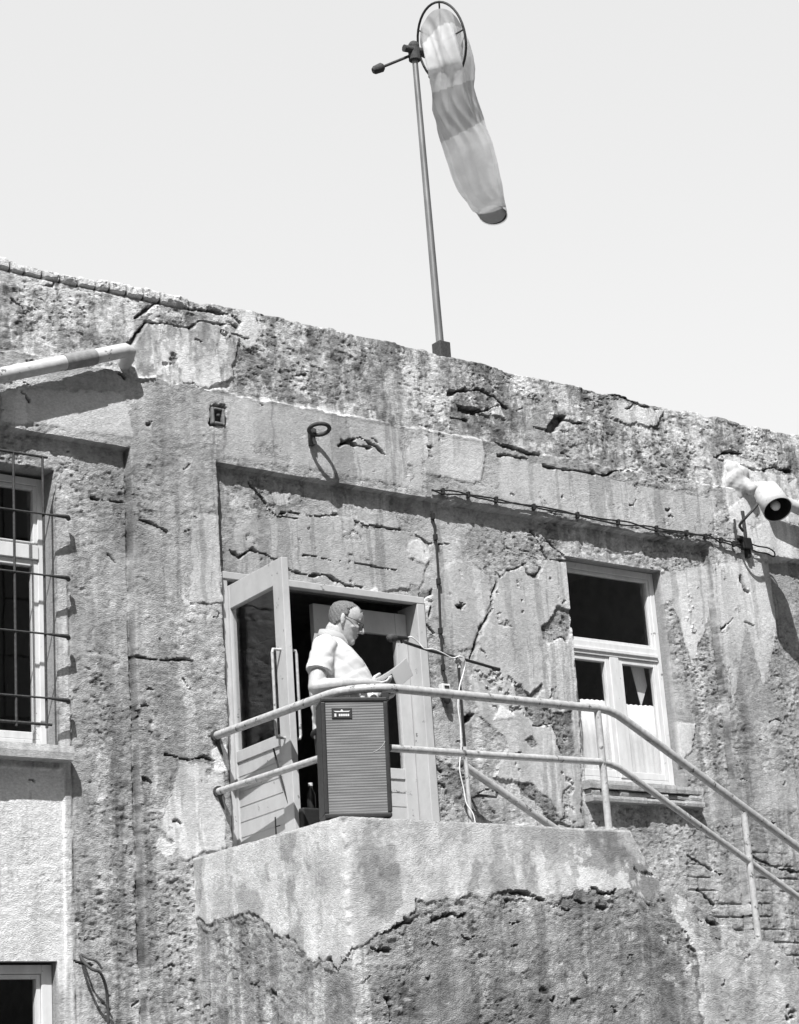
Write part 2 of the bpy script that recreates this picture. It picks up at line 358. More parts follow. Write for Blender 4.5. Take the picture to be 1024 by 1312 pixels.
# broken holes inside plates (bare rough render again)
holes = [
 (c7([(545,430),(590,440),(600,500),(585,560),(540,550),(510,590),(485,560),(478,510),(510,480)]), .055, .018, .30),
 (c7([(370,745),(400,735),(430,780),(480,735),(490,760),(450,800),(520,850),(530,900),(450,900),(420,870),(410,820),(380,790)]), .055, .014, .25),
 (c7([(520,860),(600,850),(612,1010),(570,1050),(555,980),(520,920)]), .055, .008, .26),
 (c7([(415,960),(440,940),(465,980),(440,990)]), .055, .012, .25),
 (c7([(385,1130),(450,1140),(520,1210),(570,1300),(520,1300),(460,1210),(400,1180)]), .055, .010, .24),
 ([(586,517),(600,519),(616,526),(612,532),(590,526)], 0, .05, .12),
 ([(684,545),(700,548),(712,531),(728,534),(722,546),(708,553)], 0, .045, .12),
 ([(637,567),(668,573),(694,579),(694,583),(665,579),(638,571)], 0, .035, .12),
 ([(582,777),(588,774),(594,777),(588,782)], .055, .05, .06),
 ([(595,920),(602,912),(608,914),(606,922),(597,929)], .055, .05, .06),
 ([(268,518),(288,521),(291,546),(270,545)], 0, .03, .17),
 ([(537,762),(556,757),(557,764),(540,770)], .055, .03, .08),
 ([(560,975),(590,990),(640,1045),(620,1050),(575,1020)], .055, .006, .25),
 ([(925,583),(938,576),(952,583),(940,582)], 0, .03, .1),
]
for P, y, th, tn in holes:
    d = poly_sd(wx, wz, WP(P, y)); k = sst(-.004, .004, d)
    H -= th*k; T = T*(1-k)+(tn*(1+.2*big))*k; rgh = rgh*(1-k)+k
# --- exposed brickwork low on the right
bd = poly_sd(wx, wz, WP([(885,1060),(1040,1040),(1060,1320),(985,1300),(930,1220),(880,1150)], .055)); bk = sst(-.02, .03, bd+.05*fbm(X, Z, 5, 5, 61, 3))
row = np.floor(Z/.085); fz = np.abs(Z/.085-row-.5)*2; fx = np.abs(((X+.13*(row % 2))/.26) % 1-.5)*2
mort = np.maximum(sst(.78, .95, fz+.1*fbm(X, Z, 20, 20, 63, 2)), sst(.90, .98, fx))
H -= bk*(.008+.010*mort*sst(-.1, .5, fbm(X, Z, 4, 4, 65, 3))); T = T*(1-bk*.06)*(1-.22*bk*mort*sst(-.1, .5, fbm(X, Z, 4, 4, 65, 3))); rgh = np.where(bk > .5, .8, rgh)
# --- light plaster panel between the two left windows
lp = (1-sst(5.21, 5.222, wx2))*(1-sst(2.06, 2.08, Z))*sst(.9, 1.05, Z)
lpa = lp; T = T*(1-lpa)+(.66+.05*big)*lpa; rgh = rgh*(1-.55*lpa); H -= .012*lpa
# light band beside left window and groove
bandl = sst(5.19, 5.2, X)*(1-sst(5.262, 5.272, wx2))*(1-sst(3.6, 3.7, Z)); T *= 1+.22*bandl; rgh *= 1-.5*bandl
# streaky light runs below on left pilaster (water stains)
for xc, wd_, amp, z0 in ((5.40, .05, .28, 2.4), (5.62, .025, .22, 2.6), (5.50, .05, -.30, 2.9), (5.85, .07, -.12, 3.0), (5.73, .03, .15, 2.0), (5.33, .03, -.12, 2.2), (10.05, .10, .22, 3.9), (10.62, .09, .28, 3.6), (10.40, .05, -.25, 3.3), (10.15, .06, -.22, 3.0), (9.95, .06, -.20, 3.3)):
    T *= 1+1.5*amp*np.exp(-((X-xc+.03*vn(X, Z, .7, 1.5, 71))/wd_)**2)*(1-sst(z0-.4, z0+.2, Z))*(.6+.6*fbm(X, Z, 9, 3, 73, 3))
# parapet: light lime runs and dark soot
pr = up*sst(-.1, .5, fbm(X, Z, 9, 2.2, 75, 4, .6)); T = T*(1+.38*pr*sst(-.3, .3, big+.2)); sd_ = up*sst(.05, .5, fbm(X, Z, 6, 3.5, 77, 4, .6)); T *= 1-.30*sd_
# top course: pale bricks on the left, dark weathered edge
tc_ = sst(4.872, 4.884, Z+.004*fbm(X, Z, 9, 9, 81, 2)); leftc = 1-sst(6.0, 6.15, X)
bx = np.abs(((X)/.115+.25*np.floor(X/.5)) % 1-.5)*2; gapb = sst(.80, .95, bx)
T = T*(1-tc_*leftc)+tc_*leftc*(.62*(1-.7*gapb)*(1+.3*stre2)); H += tc_*leftc*(.014-.026*gapb)
H -= .02*np.exp(-((Z-4.876)/.008)**2)*leftc
T *= 1-.35*sst(4.915, 4.94, Z+.01*fbm(X, Z, 12, 12, 83, 3))
# --- vertical joints
def vjoint(xc, z0, z1, w=.006, dp=.014, seed=85):
    global H, T
    g = np.exp(-((X-xc-.004*vn(X, Z, 3, 7, seed))/w)**2)*sst(z0-.02, z0+.02, Z)*(1-sst(z1-.02, z1+.02, Z))*np.clip(.55+1.2*fbm(X, Z, 3, 9, seed+1, 3), 0, 1)
    H -= dp*g; T *= 1-.6*g
vjoint(5.268, 0, 3.1); vjoint(5.645, 0, ZL, .008, .018, 87); vjoint(6.232, 1.6, ZL, .008, .02, 89); vjoint(10.885, 0, ZL, .007, .02, 91); vjoint(10.28, 1.5, ZL, .006, .01, 93)
vjoint(8.52, 1.6, 2.12, .005, .01, 95)
# --- cracks read off the photograph
CR = [
 ([(205,384),(190,395),(175,406)],0,.008),([(164,447),(168,440),(175,430),(189,411),(219,414),(247,419),(258,411),(281,412),(305,418)],0,.011),
 ([(228,387),(247,395),(275,397),(300,404),(309,413)],0,.012),([(300,428),(320,432)],0,.01),([(178,667),(194,670),(216,681)],0,.009),
 ([(119,639),(156,643)],.055,.006),([(175,842),(201,844),(218,847),(235,845),(247,847)],0,.008),([(213,968),(242,973),(260,971),(275,975)],0,.008),
 ([(318,617),(334,636),(342,652),(357,662),(381,664)],.055,.006),([(357,660),(373,656),(408,662),(431,658)],.055,.008),
 ([(455,667),(467,673),(490,675),(513,679)],.055,.009),([(533,687),(549,695),(576,697)],.055,.010),
 ([(293,705),(306,714),(322,705),(338,710),(357,718),(369,730),(396,738),(416,736),(435,746),(443,751),(463,753)],.055,.011),
 ([(388,710),(424,718),(459,722),(506,730)],.055,.004),([(435,572),(447,564),(463,562),(482,570),(494,583)],0,.010),([(440,566),(460,572),(475,573)],0,.012),
 ([(576,505),(592,500),(615,498),(635,507),(651,521)],0,.012),([(580,534),(600,538)],0,.01),([(696,596),(729,603),(757,606),(776,609),(786,603),(800,601)],0,.010),
 ([(637,582),(675,587)],0,.008),([(724,538),(748,542)],0,.01),([(923,583),(937,577),(951,582)],0,.013),([(951,596),(975,603),(994,598),(1015,603)],0,.014),
 ([(636,733),(641,739),(650,731),(671,725),(676,736),(687,739),(692,728)],.055,.012),([(682,682),(694,701),(703,717),(726,719)],.055,.009),
 ([(636,746),(628,765),(630,781),(618,800),(607,829),(602,843)],.055,.010),([(682,930),(705,928),(719,963)],.055,.008),
 ([(553,979),(566,989)],.055,.007),([(554,1005),(564,1003),(571,1008)],.055,.008),([(614,1017),(623,1011),(636,1013)],.055,.009),
 ([(712,819),(720,815),(725,821)],.055,.012),([(610,530),(640,520)],0,.006),([(949,739),(953,756),(959,760)],0,.010),
 ([(924,808),(932,800),(940,793)],0,.007),([(954,797),(966,801)],0,.007),([(985,925),(993,920),(1000,923)],0,.006),([(776,501),(800,509),(833,518)],0,.008),
 ([(340,404),(400,415),(460,430)],0,.006),([(880,1095),(905,1110),(925,1120)],.055,.010),([(895,1140),(915,1160)],.055,.010),([(960,1100),(990,1115),(1024,1120)],.055,.009),
 ([(855,962),(870,968),(875,985)],.055,.008),([(540,765),(553,772),(550,790)],.055,.010),([(546,800),(556,812)],.055,.008),([(100,1228),(125,1235)],0,.005),
 ([(700,690),(726,716)],.055,.006),([(455,1070),(470,1090)],0,.006),([(235,870),(241,880)],0,.010),([(175,905),(180,915),(176,920)],0,.011),
]
for P, y, w in CR: crack(H, T, X, Z, WP(P, y), w*.72, .024, wx2+.5*(wx-X), wz2+.5*(wz-Z))
# random short nicks where the stucco is coarse
for k in range(120):
    x0 = rng.uniform(4.75, 11.5); z0 = rng.uniform(.7, 4.85)
    if 6.3 < x0 < 10.2 and z0 < 3.9 and rng.random() < .72: continue
    L_ = rng.uniform(.012, .055)*(1.8 if z0 > 4.38 else 1); a = rng.normal(0, .35)
    pts = [(x0, z0), (x0+L_*.5, z0+L_*.5*math.sin(a)), (x0+L_, z0+L_*math.sin(a+rng.normal(0, .5)))]
    crack(H, T, X, Z, pts, rng.uniform(.003, .0065), rng.uniform(.008, .02), wx2+.5*(wx-X), wz2+.5*(wz-Z))
# white chips of fresh lime
chips = [([(228,757),(240,768),(251,774),(248,779),(236,770)],0),([(541,760),(555,757),(553,775),(545,785),(542,772)],.055),([(233,872),(243,880),(240,884)],0),
 ([(205,1070),(225,1085),(215,1100),(200,1085)],0),([(270,960),(290,955),(296,985),(275,990)],0),([(930,590),(958,598),(975,625),(960,640),(950,620),(925,625)],0),([(932,650),(945,640),(950,665),(935,672)],0),
 ([(660,920),(640,905),(632,925)],.055),([(470,760),(480,750),(490,765)],.055)]
for P, y in chips:
    d = poly_sd(wx, wz, WP(P, y)); k = sst(-.004, .004, d); T = T*(1-k)+.68*k; H += .004*k; rgh *= 1-.6*k
sp = sst(.52, .62, fbm(X, Z, 14, 16, 97, 3, .6))*sst(-.1, .3, fbm(X, Z, 1.6, 1.6, 99, 2)); T = T*(1-sp*.6)+.5*sp*.6
# --- flaking layers: ragged little steps, each a few millimetres
def terr(v): f_ = np.floor(v); return f_+sst(.40, .60, v-f_)
fl = sst(-.15, .25, fbm(X, Z, 1.9, 1.9, 121, 3)+.25*up+.05)*np.clip(rgh*1.3-.25, 0, 1)
tv = terr(4.2*fbm(X, Z*1.25, 5.5, 6.5, 123, 6, .62)); H += .0034*fl*tv; T *= 1+.11*fl*np.sin(tv*2.4+1)
tv2 = terr(3.2*fbm(X, Z, 15, 24, 125, 5, .62)); H += .0016*rgh*tv2; T *= 1+.05*rgh*np.cos(tv2*2.1)
lump = 1-np.abs(vn(X, Z, 24, 44, 101)+.5*vn(X, Z, 52, 84, 103)); lump2 = fbm(X, Z, 30, 60, 105, 3, .6)
pit = sst(.30, .62, fbm(X, Z, 26, 46, 107, 2, .6))
pm = sst(-.1, .5, fbm(X, Z, 2.2, 2.2, 127, 3))
H += rgh*(.0016*lump+.0038*lump2-(.0022+.0026*pm)*pit); T *= 1-.42*pit*rgh*(.35+.65*pm)
spe = fbm(X, Z, 42, 60, 129, 3, .7); T *= 1+.22*rgh*np.clip(spe*1.6, -1, 1); sk_ = sst(.22, .34, fbm(X, Z, 30, 58, 157, 3, .65))*rgh*sst(-.3, .2, fbm(X, Z, 3, 3, 159, 3)); H -= .0042*sk_; T *= 1-.38*sk_
fk = sst(.10, .15, fbm(X, Z, 7, 9, 131, 6, .68)); fk2 = sst(.12, .17, fbm(X, Z, 5, 8, 133, 6, .68)); reg = sst(-.25, .35, fbm(X, Z, 1.1, 1.1, 135, 3)+.1)
T *= 1+.17*fk*reg*rgh; T *= 1-.22*fk2*rgh*(1-.5*reg); H += .0018*fk*reg*rgh
dr = sst(.16, .26, fbm(X+.01*vn(X, Z, 3, 12, 137), Z, 15, 1.1, 139, 5, .62))*sst(.0, .4, fbm(X, Z, .9, .8, 141, 2)+.12)
dr2 = sst(.14, .24, fbm(X+.01*vn(X, Z, 3, 12, 143), Z, 13, 1.0, 145, 5, .62))*sst(.0, .4, fbm(X, Z, .8, .9, 147, 2)+.10)
T *= 1-.24*dr; T *= 1+.22*dr2
# lime runs and soot on the parapet, ragged and vertical
pl_ = up*sst(.04, .12, fbm(X, Z, 12, 4.5, 149, 6, .68)+.10*sst(.0, .5, (Z-ZLIP)/.5-.2)); T = T*(1+.58*pl_)
ps_ = up*sst(.08, .16, fbm(X, Z, 9, 6, 151, 6, .68)); T = T*(1-.32*ps_)

G = .25+.75*rgh
H = H+.0012*fbm(X, Z, 60, 60, 109, 2)
T = T*(1-tc_*leftc)+tc_*leftc*.62*(1-.8*gapb)*(1-.35*sst(4.93, 4.945, Z+.01*fbm(X, Z, 12, 12, 83, 3)))*(1+.12*spe); T = np.clip(.29*(np.clip(T, .02, 1)/.28)**1.16, .025, .64)
# ragged top
Zr = Z.copy(); k = np.clip((Z-4.80)/(ZTOP-4.80), 0, 1)
rag = .016*fbm(X, X*0, 5, 1, 111, 6, .65)+.010*np.round(vn(X, X*0, 7, 1, 113)*1.5)
Zr += k*k*(rag+.014*np.sin(X*1.1))
H -= .03*sst(.93, 1, k)*(.5+.5*vn(X, Z, 18, 18, 115))
P3 = np.stack([X, -H, Zr], -1)
xc = (ax[1:]+ax[:-1])/2; zc = (az[1:]+az[:-1])/2; keep = np.ones((len(xc), len(zc)), bool)
for o in OPEN: keep[np.ix_((xc > o[0]) & (xc < o[1]), (zc > o[2]) & (zc < o[3]))] = False
V, Q, tn, gr = grid_mesh('wall', P3, keep, T, G); nj = len(az)
Vs = [V]; Qs = [Q]; Ts = [tn]; Gs = [gr]; base = len(V)
def strip(ids, offs, tone_mul=1.0):
    """extrude a run of existing vertices to new rows (wall thickness, reveals)"""
    global base
    prev = ids
    for off in offs:
        nv = V[ids].copy(); nv[:, 0] += off[0]
        nv[:, 1] = off[1] if off[3] else nv[:, 1]+off[1]
        nv[:, 2] += off[2]
        Vs.append(nv); Ts.append(np.full(len(ids), .27)*tone_mul*(1+.12*rng.standard_normal(len(ids))*.3)); Gs.append(np.full(len(ids), .35))
        new = np.arange(base, base+len(ids)); base += len(ids)
        Qs.append(np.stack([prev[:-1], prev[1:], new[1:], new[:-1]], -1).astype(np.int32)); prev = new
def ii(v, a): return int(np.argmin(abs(a-v)))
for o, depth in ((DOOR, .26), (WINR, .20), (WINL, .25), (WINB, .20)):
    i0, i1, j0, j1 = ii(o[0], ax), ii(o[1], ax), ii(o[2], az), ii(o[3], az)
    offs = [(0, depth*.5, 0, True), (0, depth, 0, True)]
    strip(np.array([i0*nj+j for j in range(j0, j1+1)]), offs); strip(np.array([i1*nj+j for j in range(j0, j1+1)]), offs)
    strip(np.array([i*nj+j0 for i in range(i0, i1+1)]), offs); strip(np.array([i*nj+j1 for i in range(i0, i1+1)]), offs)
strip(np.array([i*nj+nj-1 for i in range(len(ax))]), [(0, .04, .012, False), (0, .2, .0, False), (0, .38, 0, True), (0, .39, -.35, True)])
wall = place('wall', mesh_np('wall', np.concatenate(Vs), np.concatenate(Qs), np.concatenate(Ts), np.concatenate(Gs)), M['plaster'], BLD)
# plain ends and back of the building, roof deck, rooms behind the openings
mb = MB(); mb.box((2.0, .39, GZ), (2.3, 9, 4.6)).box((14.7, .39, GZ), (15.0, 9, 4.6)).box((2.3, 8.7, GZ), (14.7, 9, 4.6))
mb.box((2.0, -.0, GZ), (2.02, .388, 4.93)).box((14.98, .0, GZ), (15.0, .388, 4.93))
mb.build('side_wall', 'concrete', BLD)
MB().box((2.3, .395, 4.45), (14.7, 8.7, 4.58)).build('roof', 'roofing', BLD)
mb = MB()
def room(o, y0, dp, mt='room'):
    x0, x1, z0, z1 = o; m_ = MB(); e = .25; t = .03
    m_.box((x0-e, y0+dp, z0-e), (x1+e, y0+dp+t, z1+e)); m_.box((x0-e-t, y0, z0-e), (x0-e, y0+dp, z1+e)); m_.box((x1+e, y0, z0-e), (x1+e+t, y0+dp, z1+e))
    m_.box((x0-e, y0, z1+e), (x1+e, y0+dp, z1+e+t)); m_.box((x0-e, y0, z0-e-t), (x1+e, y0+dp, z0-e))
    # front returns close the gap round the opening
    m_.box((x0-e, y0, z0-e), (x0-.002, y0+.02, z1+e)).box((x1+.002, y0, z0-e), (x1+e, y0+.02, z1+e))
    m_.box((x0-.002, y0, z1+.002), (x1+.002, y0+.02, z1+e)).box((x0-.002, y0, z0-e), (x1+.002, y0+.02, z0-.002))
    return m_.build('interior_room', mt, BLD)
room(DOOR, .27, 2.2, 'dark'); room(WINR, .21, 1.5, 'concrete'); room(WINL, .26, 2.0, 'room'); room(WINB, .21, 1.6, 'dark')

# ------------------------------------------------------------------ windows
def frame_boxes(m_, x0, x1, z0, z1, y0, y1, w, wb=None, wt=None):
    wb = wb or w; wt = wt or w
    m_.box((x0, y0, z0), (x0+w, y1, z1)).box((x1-w, y0, z0), (x1, y1, z1)).box((x0+w, y0+.001, z0), (x1-w, y1-.001, z0+wb)).box((x0+w, y0+.001, z1-wt), (x1-w, y1-.001, z1))
def pane(x0, x1, z0, z1, y, parent): return MB().box((x0, y, z0), (x1, y+.004, z1)).build('pane', 'glass', parent)
# right window: fixed light above, two casements below
m_ = MB(); x0, x1, z0, z1 = WINR
frame_boxes(m_, x0+.003, x1-.003, z0+.02, z1-.003, .135, .195, .042, .05, .045)
m_.box((x0+.045, .128, 3.075), (x1-.045, .196, 3.165)); m_.box((x0+.045, .118, 3.100), (x1-.045, .130, 3.122))
m_.box((9.345, .130, z0+.07), (9.425, .194, 3.075))
wr = m_.build('window', 'white', BLD, bevel=.003)
m_ = MB(); frame_boxes(m_, x0+.047, x1-.047, 3.167, z1-.050, .142, .180, .022); frame_boxes(m_, x0+.047, 9.343, z0+.072, 3.073, .138, .182, .036, .045); frame_boxes(m_, 9.427, x1-.047, z0+.072, 3.073, .138, .182, .036, .045)
m_.build('sash', 'white', wr, bevel=.003)
pane(x0+.06, x1-.06, 3.18, z1-.06, .16, wr); pane(x0+.08, 9.31, z0+.11, 3.04, .16, wr); pane(9.46, x1-.08, z0+.11, 3.04, .16, wr)
def curtain(a, b, lo, hi, y, parent, amp=.0016, fr=62, scal=True):
    n = 120; rings = []
    V_ = []; F_ = []
    for i in range(n+1):
        x = a+(b-a)*i/n; yy = y+amp*math.sin(x*fr)+amp*.5*math.sin(x*fr*2.3+1)
        top = hi+(.0025*math.sin(x*fr*2.3)+.004*math.sin(x*11) if scal else 0)
        V_ += [(x, yy, lo), (x, yy+.002, (lo+hi)/2), (x, yy, top), (x, yy+.003, lo), (x, yy+.005, (lo+hi)/2), (x, yy+.003, top)]
    for i in range(n):
        p = 6*i; q = p+6; F_ += [(p, q, q+1, p+1), (p+1, q+1, q+2, p+2), (p+3, p+4, q+4, q+3), (p+4, p+5, q+5, q+4), (p+2, q+2, q+5, p+5)]
    mm = MB(); mm.add(V_, F_, True); return mm.build('curtain', 'curtain', parent)
curtain(x0+.05, 9.37, z0+.08, 2.785, .205, wr); curtain(9.40, x1-.05, z0+.08, 2.785, .205, wr)
MB().add([(9.62, .22, 3.05), (9.74, .22, 3.05), (9.76, .225, 2.93), (9.68, .22, 2.78), (9.62, .224, 3.05), (9.74, .224, 3.05), (9.76, .229, 2.93), (9.68, .224, 2.78)],
         [(0, 1, 2, 3), (7, 6, 5, 4), (0, 4, 5, 1), (1, 5, 6, 2), (2, 6, 7, 3), (3, 7, 4, 0)]).build('curtain_corner', 'curtain', wr)
# sill below the right window, broken into layered slabs
def slab(x0, x1, z0, z1, y0, y1, seed, nx=70, rag=.012):
    r2 = np.random.default_rng(seed); V_ = []; F_ = []; xs__ = np.linspace(0, 7, nx+1)
    off = rag*.5*(vn(xs__, xs__*0, 1.0, 1, seed)+.5*vn(xs__, xs__*0, 3.1, 1, seed+3)); jag = rag*.9*(vn(xs__, xs__*0, .9, 1, seed+5) > .35)
    for i in range(nx+1):
        x = x0+(x1-x0)*i/nx; y = y0+off[i]+jag[i]; t = .0015*r2.random()+.35*jag[i]
        V_ += [(x, y, z0+t), (x, y-.003+.3*off[i], (z0+z1)/2), (x, y+.004, z1-t), (x, y1, z1), (x, y1, z0)]
    for i in range(nx):
        p = 5*i; q = p+5
        for k in range(5): F_.append((p+k, q+k, q+(k+1) % 5, p+(k+1) % 5))
    F_ += [(0, 1, 2, 3, 4), tuple(5*nx+k for k in (4, 3, 2, 1, 0))]
    return V_, F_
def add_tone(o, tone, grain=.6):
    me = o.data
    for nm, v in (('tone', tone), ('grain', grain)):
        at = me.attributes.new(nm, 'FLOAT', 'POINT'); n = len(me.vertices)
        at.data.foreach_set('value', (np.full(n, v)*(1+(.12*rng.standard_normal(n) if nm == 'tone' else 0))).astype(np.float32))
    return o
m_ = MB(); m_.add(*slab(8.93, 9.94, 2.150, 2.205, -.012, .19, 1)); m_.add(*slab(8.945, 9.93, 2.112, 2.146, -.002, .06, 2)); m_.add(*slab(8.94, 9.945, 2.068, 2.108, -.018, .06, 3))
add_tone(m_.build('sill', 'plaster', wr), .34)
# left upper window
m_ = MB(); x0, x1, z0, z1 = WINL
frame_boxes(m_, x0+.003, x1-.003, z0+.01, z1-.02, .180, .245, .036, .05, .04)
m_.box((x0+.04, .172, 3.255), (x1-.04, .246, 3.335)); m_.box((4.70, .178, z0+.065), (4.78, .244, 3.255)); m_.box((4.71, .178, 3.335), (4.77, .244, z1-.07))
wl = m_.build('window', 'white', BLD, bevel=.003)
m_ = MB(); frame_boxes(m_, 4.782, x1-.038, z0+.062, 3.253, .186, .232, .032, .04, .035); frame_boxes(m_, x0+.038, 4.698, z0+.062, 3.253, .186, .232, .032, .04, .035); frame_boxes(m_, 4.772, x1-.038, 3.337, z1-.062, .19, .23, .022)
m_.build('sash', 'white', wl, bevel=.003)
pane(4.80, x1-.06, z0+.09, 3.23, .21, wl); pane(x0+.06, 4.68, z0+.09, 3.23, .21, wl); pane(4.785, x1-.055, 3.35, z1-.08, .21, wl); pane(x0+.05, 4.70, 3.35, z1-.08, .21, wl)
m_ = MB(); m_.add(*slab(4.2, 5.235, 2.105, 2.185, -.035, .24, 4, 60, .004)); add_tone(m_.build('sill', 'plaster', wl), .42, .4)
# lower left window
m_ = MB(); x0, x1, z0, z1 = WINB
frame_boxes(m_, x0+.003, x1-.003, z0+.003, z1-.012, .13, .195, .06, .06, .045); wb_ = m_.build('window', 'white', BLD, bevel=.003)
m_ = MB(); frame_boxes(m_, x0+.066, x1-.066, z0+.066, z1-.06, .14, .18, .022); m_.build('sash', 'white', wb_); pane(x0+.08, x1-.08, z0+.08, z1-.075, .16, wb_)

# ------------------------------------------------------------------ door frame and the two leaves
x0, x1, z0, z1 = DOOR
m_ = MB(); m_.box((x1-.062, .035, z0), (x1-.002, .235, z1-.045)); m_.box((x0+.002, .040, z0), (x0+.04, .235, z1-.045)); m_.box((x0+.002, .033, z1-.045), (x1-.002, .085, z1-.002))
df = m_.build('door_frame', 'white2', BLD, bevel=.004)
def leaf(lift, width, height, name):
    """local: x along leaf from hinge, y thickness, z up -> (mesh parts)"""
    fr_ = MB(); w = .115; t = .042
    fr_.box((0, 0, 0), (w*.75, t, height)).box((width-w*.95, 0, 0), (width, t, height)).box((w*.75, .002, height-.14), (width-w*.95, t-.002, height)).box((w*.75, .002, .90), (width-w*.95, t-.002, .965)).box((w*.75, .002, 0), (width-w*.95, t-.002, .14))
    return fr_
def build_leaf(origin, ang, lift, width, height, flip, handle_side, label):
    xf = Matrix.Translation(origin) @ Matrix.Rotation(ang, 4, 'Z') @ (Matrix.Scale(-1, 4, (0, 1, 0)) if flip else Matrix.Identity(4))
    L_ = leaf(lift, width, height, '').build('door', 'white2', BLD, bevel=.003, xf=xf); L_['label'] = label
    MB().box((.08, .016, .96), (width-.1, .022, height-.135)).build('glass_pane', 'glass', L_, xf=xf)
    p = MB(); nb = 9; zz = np.linspace(.138, .902, nb+1)
    for i in range(nb): p.box((.08, .010+.0, zz[i]+.004), (width-.1, .030, zz[i+1]-.003))
    p.box((.08, .013, .138), (width-.1, .027, .902)); p.build('lower_panel', 'white2', L_, xf=xf)
    for sgn in (-1, 1):
        yh = -.055 if sgn < 0 else .042+.055; ys = 0 if sgn < 0 else .042; xh = width-.055
        P = [(xh, ys, .93), (xh, yh*.9+ys*.1, .93), (xh, yh, .95), (xh, yh, 1.1), (xh, yh, 1.38), (xh, yh, 1.40), (xh, yh*.9+ys*.1, 1.42), (xh, ys, 1.42)]
        MB().tube(P, .0085, 10).build('handle', 'rail', L_, xf=xf)
    return L_
# open left leaf swings outward; the right leaf is closed
build_leaf((6.288, .10, 1.26), R(-90-4.5), 0, .70, 1.935, False, 1, 'white door leaf standing open with tall pull handles')
build_leaf((x1-.066, .150, 1.26), R(180), 0, .70, 1.935, True, 1, 'closed white door leaf behind the speaking man')
MB().box((6.36, .5, 1.0), (7.9, .53, 1.005)).build('threshold', 'dark', BLD)

# ------------------------------------------------------------------ balcony block and stair wall (solid masonry, wrapped sheet)
BX, BY, BZ = 5.965, -1.40, 1.614
def ztop(x):
    return np.interp(x, [0, 7.90, 7.93, 8.06, 8.12, 8.74, 8.93, 9.12, 13.9, 20], [BZ, BZ, 1.56, 1.36, 1.315, 1.035, 1.02, .86, GZ+.1, GZ+.1])
sa = axis(-1.46, [(0, ST*1.05), (3.55, ST), (8.0, .045)], [0, 1.935])
va = np.concatenate([np.linspace(0, .60, 45)[:-1], np.linspace(.60, 1, 185)])
Sg, Vg = np.meshgrid(sa, va, indexing='ij')
zt = ztop(BX+np.clip(Sg, 0, None)); zt = zt+.004*fbm(Sg, Sg*0, 12, 1, 201, 4, .6)+.008*sst(1.96, 2.1, Sg)*fbm(Sg, Sg*0, 9, 1, 203, 4, .6)
Zb = GZ+(zt-GZ)*Vg
bxw = Sg+.045*fbm(Sg, Zb, 8, 8, 205, 5, .66); bzw = Zb+.045*fbm(Sg, Zb, 8, 8, 207, 5, .66)
def S2(px, py):    # photo pixel -> (s, z) on the wrapped faces
    v = on(px, py, BY)
    if v.x >= BX: return (v.x-BX, v.z)
    v = onx(px, py, BX); return (-(v.y-BY), v.z)
c2 = lambda L: [(220+a/2.56, 1040+b/2.56) for a, b in L]; c3 = lambda L: [(620+a/2.535, 1000+b/2.535) for a, b in L]
low = c2([(-10,335),(40,345),(130,358),(250,318),(300,370),(350,410),(400,430),(460,490),(520,495),(590,490),(605,455),(690,400),(740,360),(790,320),(795,286),(900,288),(1020,272)]) + c3([(0,372),(80,358),(200,382),(350,352),(470,352),(540,388),(575,360),(640,470),(690,560),(700,1500),(-1100,1500)])
low_w = [S2(*p) for p in low]
low_w = low_w[:-2]+[(low_w[-3][0]+.02, GZ-.3), (-2.2, GZ-.3), (-2.2, low_w[0][1])]
dl = poly_sd(bxw, bzw, low_w); far = dl <= -.999
# distance only matters near the edge; classify the rest by the polygon itself
def inside(x, z, P):
    c = np.zeros(x.shape, bool)
    for k in range(len(P)):
        a, b = P[k-1], P[k]
        if a[1] != b[1]: c ^= ((a[1] > z) != (b[1] > z)) & (x < (b[0]-a[0])*(z-a[1])/(b[1]-a[1])+a[0])
    return c
dl = np.where(far, np.where(inside(bxw, bzw, low_w), .5, -.5), dl)
dl = dl+np.where(abs(dl) < .2, .022*fbm(Sg, Zb, 16, 18, 279, 4, .7), 0); bare = sst(-.004, .004, dl)
bb = fbm(Sg, Zb, 1.7, 1.7, 211, 5, .55); bs_ = fbm(Sg, Zb, 10, 1.3, 213, 4, .6)
HB = .008*fbm(Sg, Zb, 1.5, 1.5, 215, 3); bare2 = sst(.03, .04, dl+.05*fbm(Sg, Zb, 7, 7, 253, 4)); HB -= .005*bare+.005*bare2
blot = sst(.0, .18, fbm(Sg, Zb, 4.5, 3.2, 217, 5, .6))
frontR = sst(.9, 1.5, Sg)
TB = .50*(1+.10*bb+.10*bs_)
TB = TB*(1-.34*blot)                                  # damp patches on the band
pale = sst(.12, .22, fbm(Sg, Zb, 6, 4.5, 219, 5, .6)+.25*frontR*(1.38-Zb)/.2*.6); TB = TB*(1-.26*frontR)+.24*sst(.10, .16, fbm(Sg, Zb, 6, 4.5, 219, 6, .66)+.9*frontR*(1.40-Zb))*frontR*(1-sst(1.50, 1.56, Zb))
TB = TB*(1-bare)+bare*(.275*(1+.42*bb+.30*bs_)*(1+.35*fbm(Sg, Zb, 4.5, 6, 255, 4)))
rightm = sst(2.34, 2.40, bxw)*(1-sst(-.02, .05, 0)) if False else sst(2.30, 2.42, bxw)
TB = TB*(1-rightm*bare)+rightm*bare*TB
TB = np.where((Sg > 2.0), (TB*(1-.28*rightm))*(1+.25*rightm*bs_), TB)
rb = np.clip(bare+.5*rightm, 0, 1)*(.55+.45*sst(-.3, .3, fbm(Sg, Zb, 3, 3, 221, 3)))
rb = .14+.86*rb
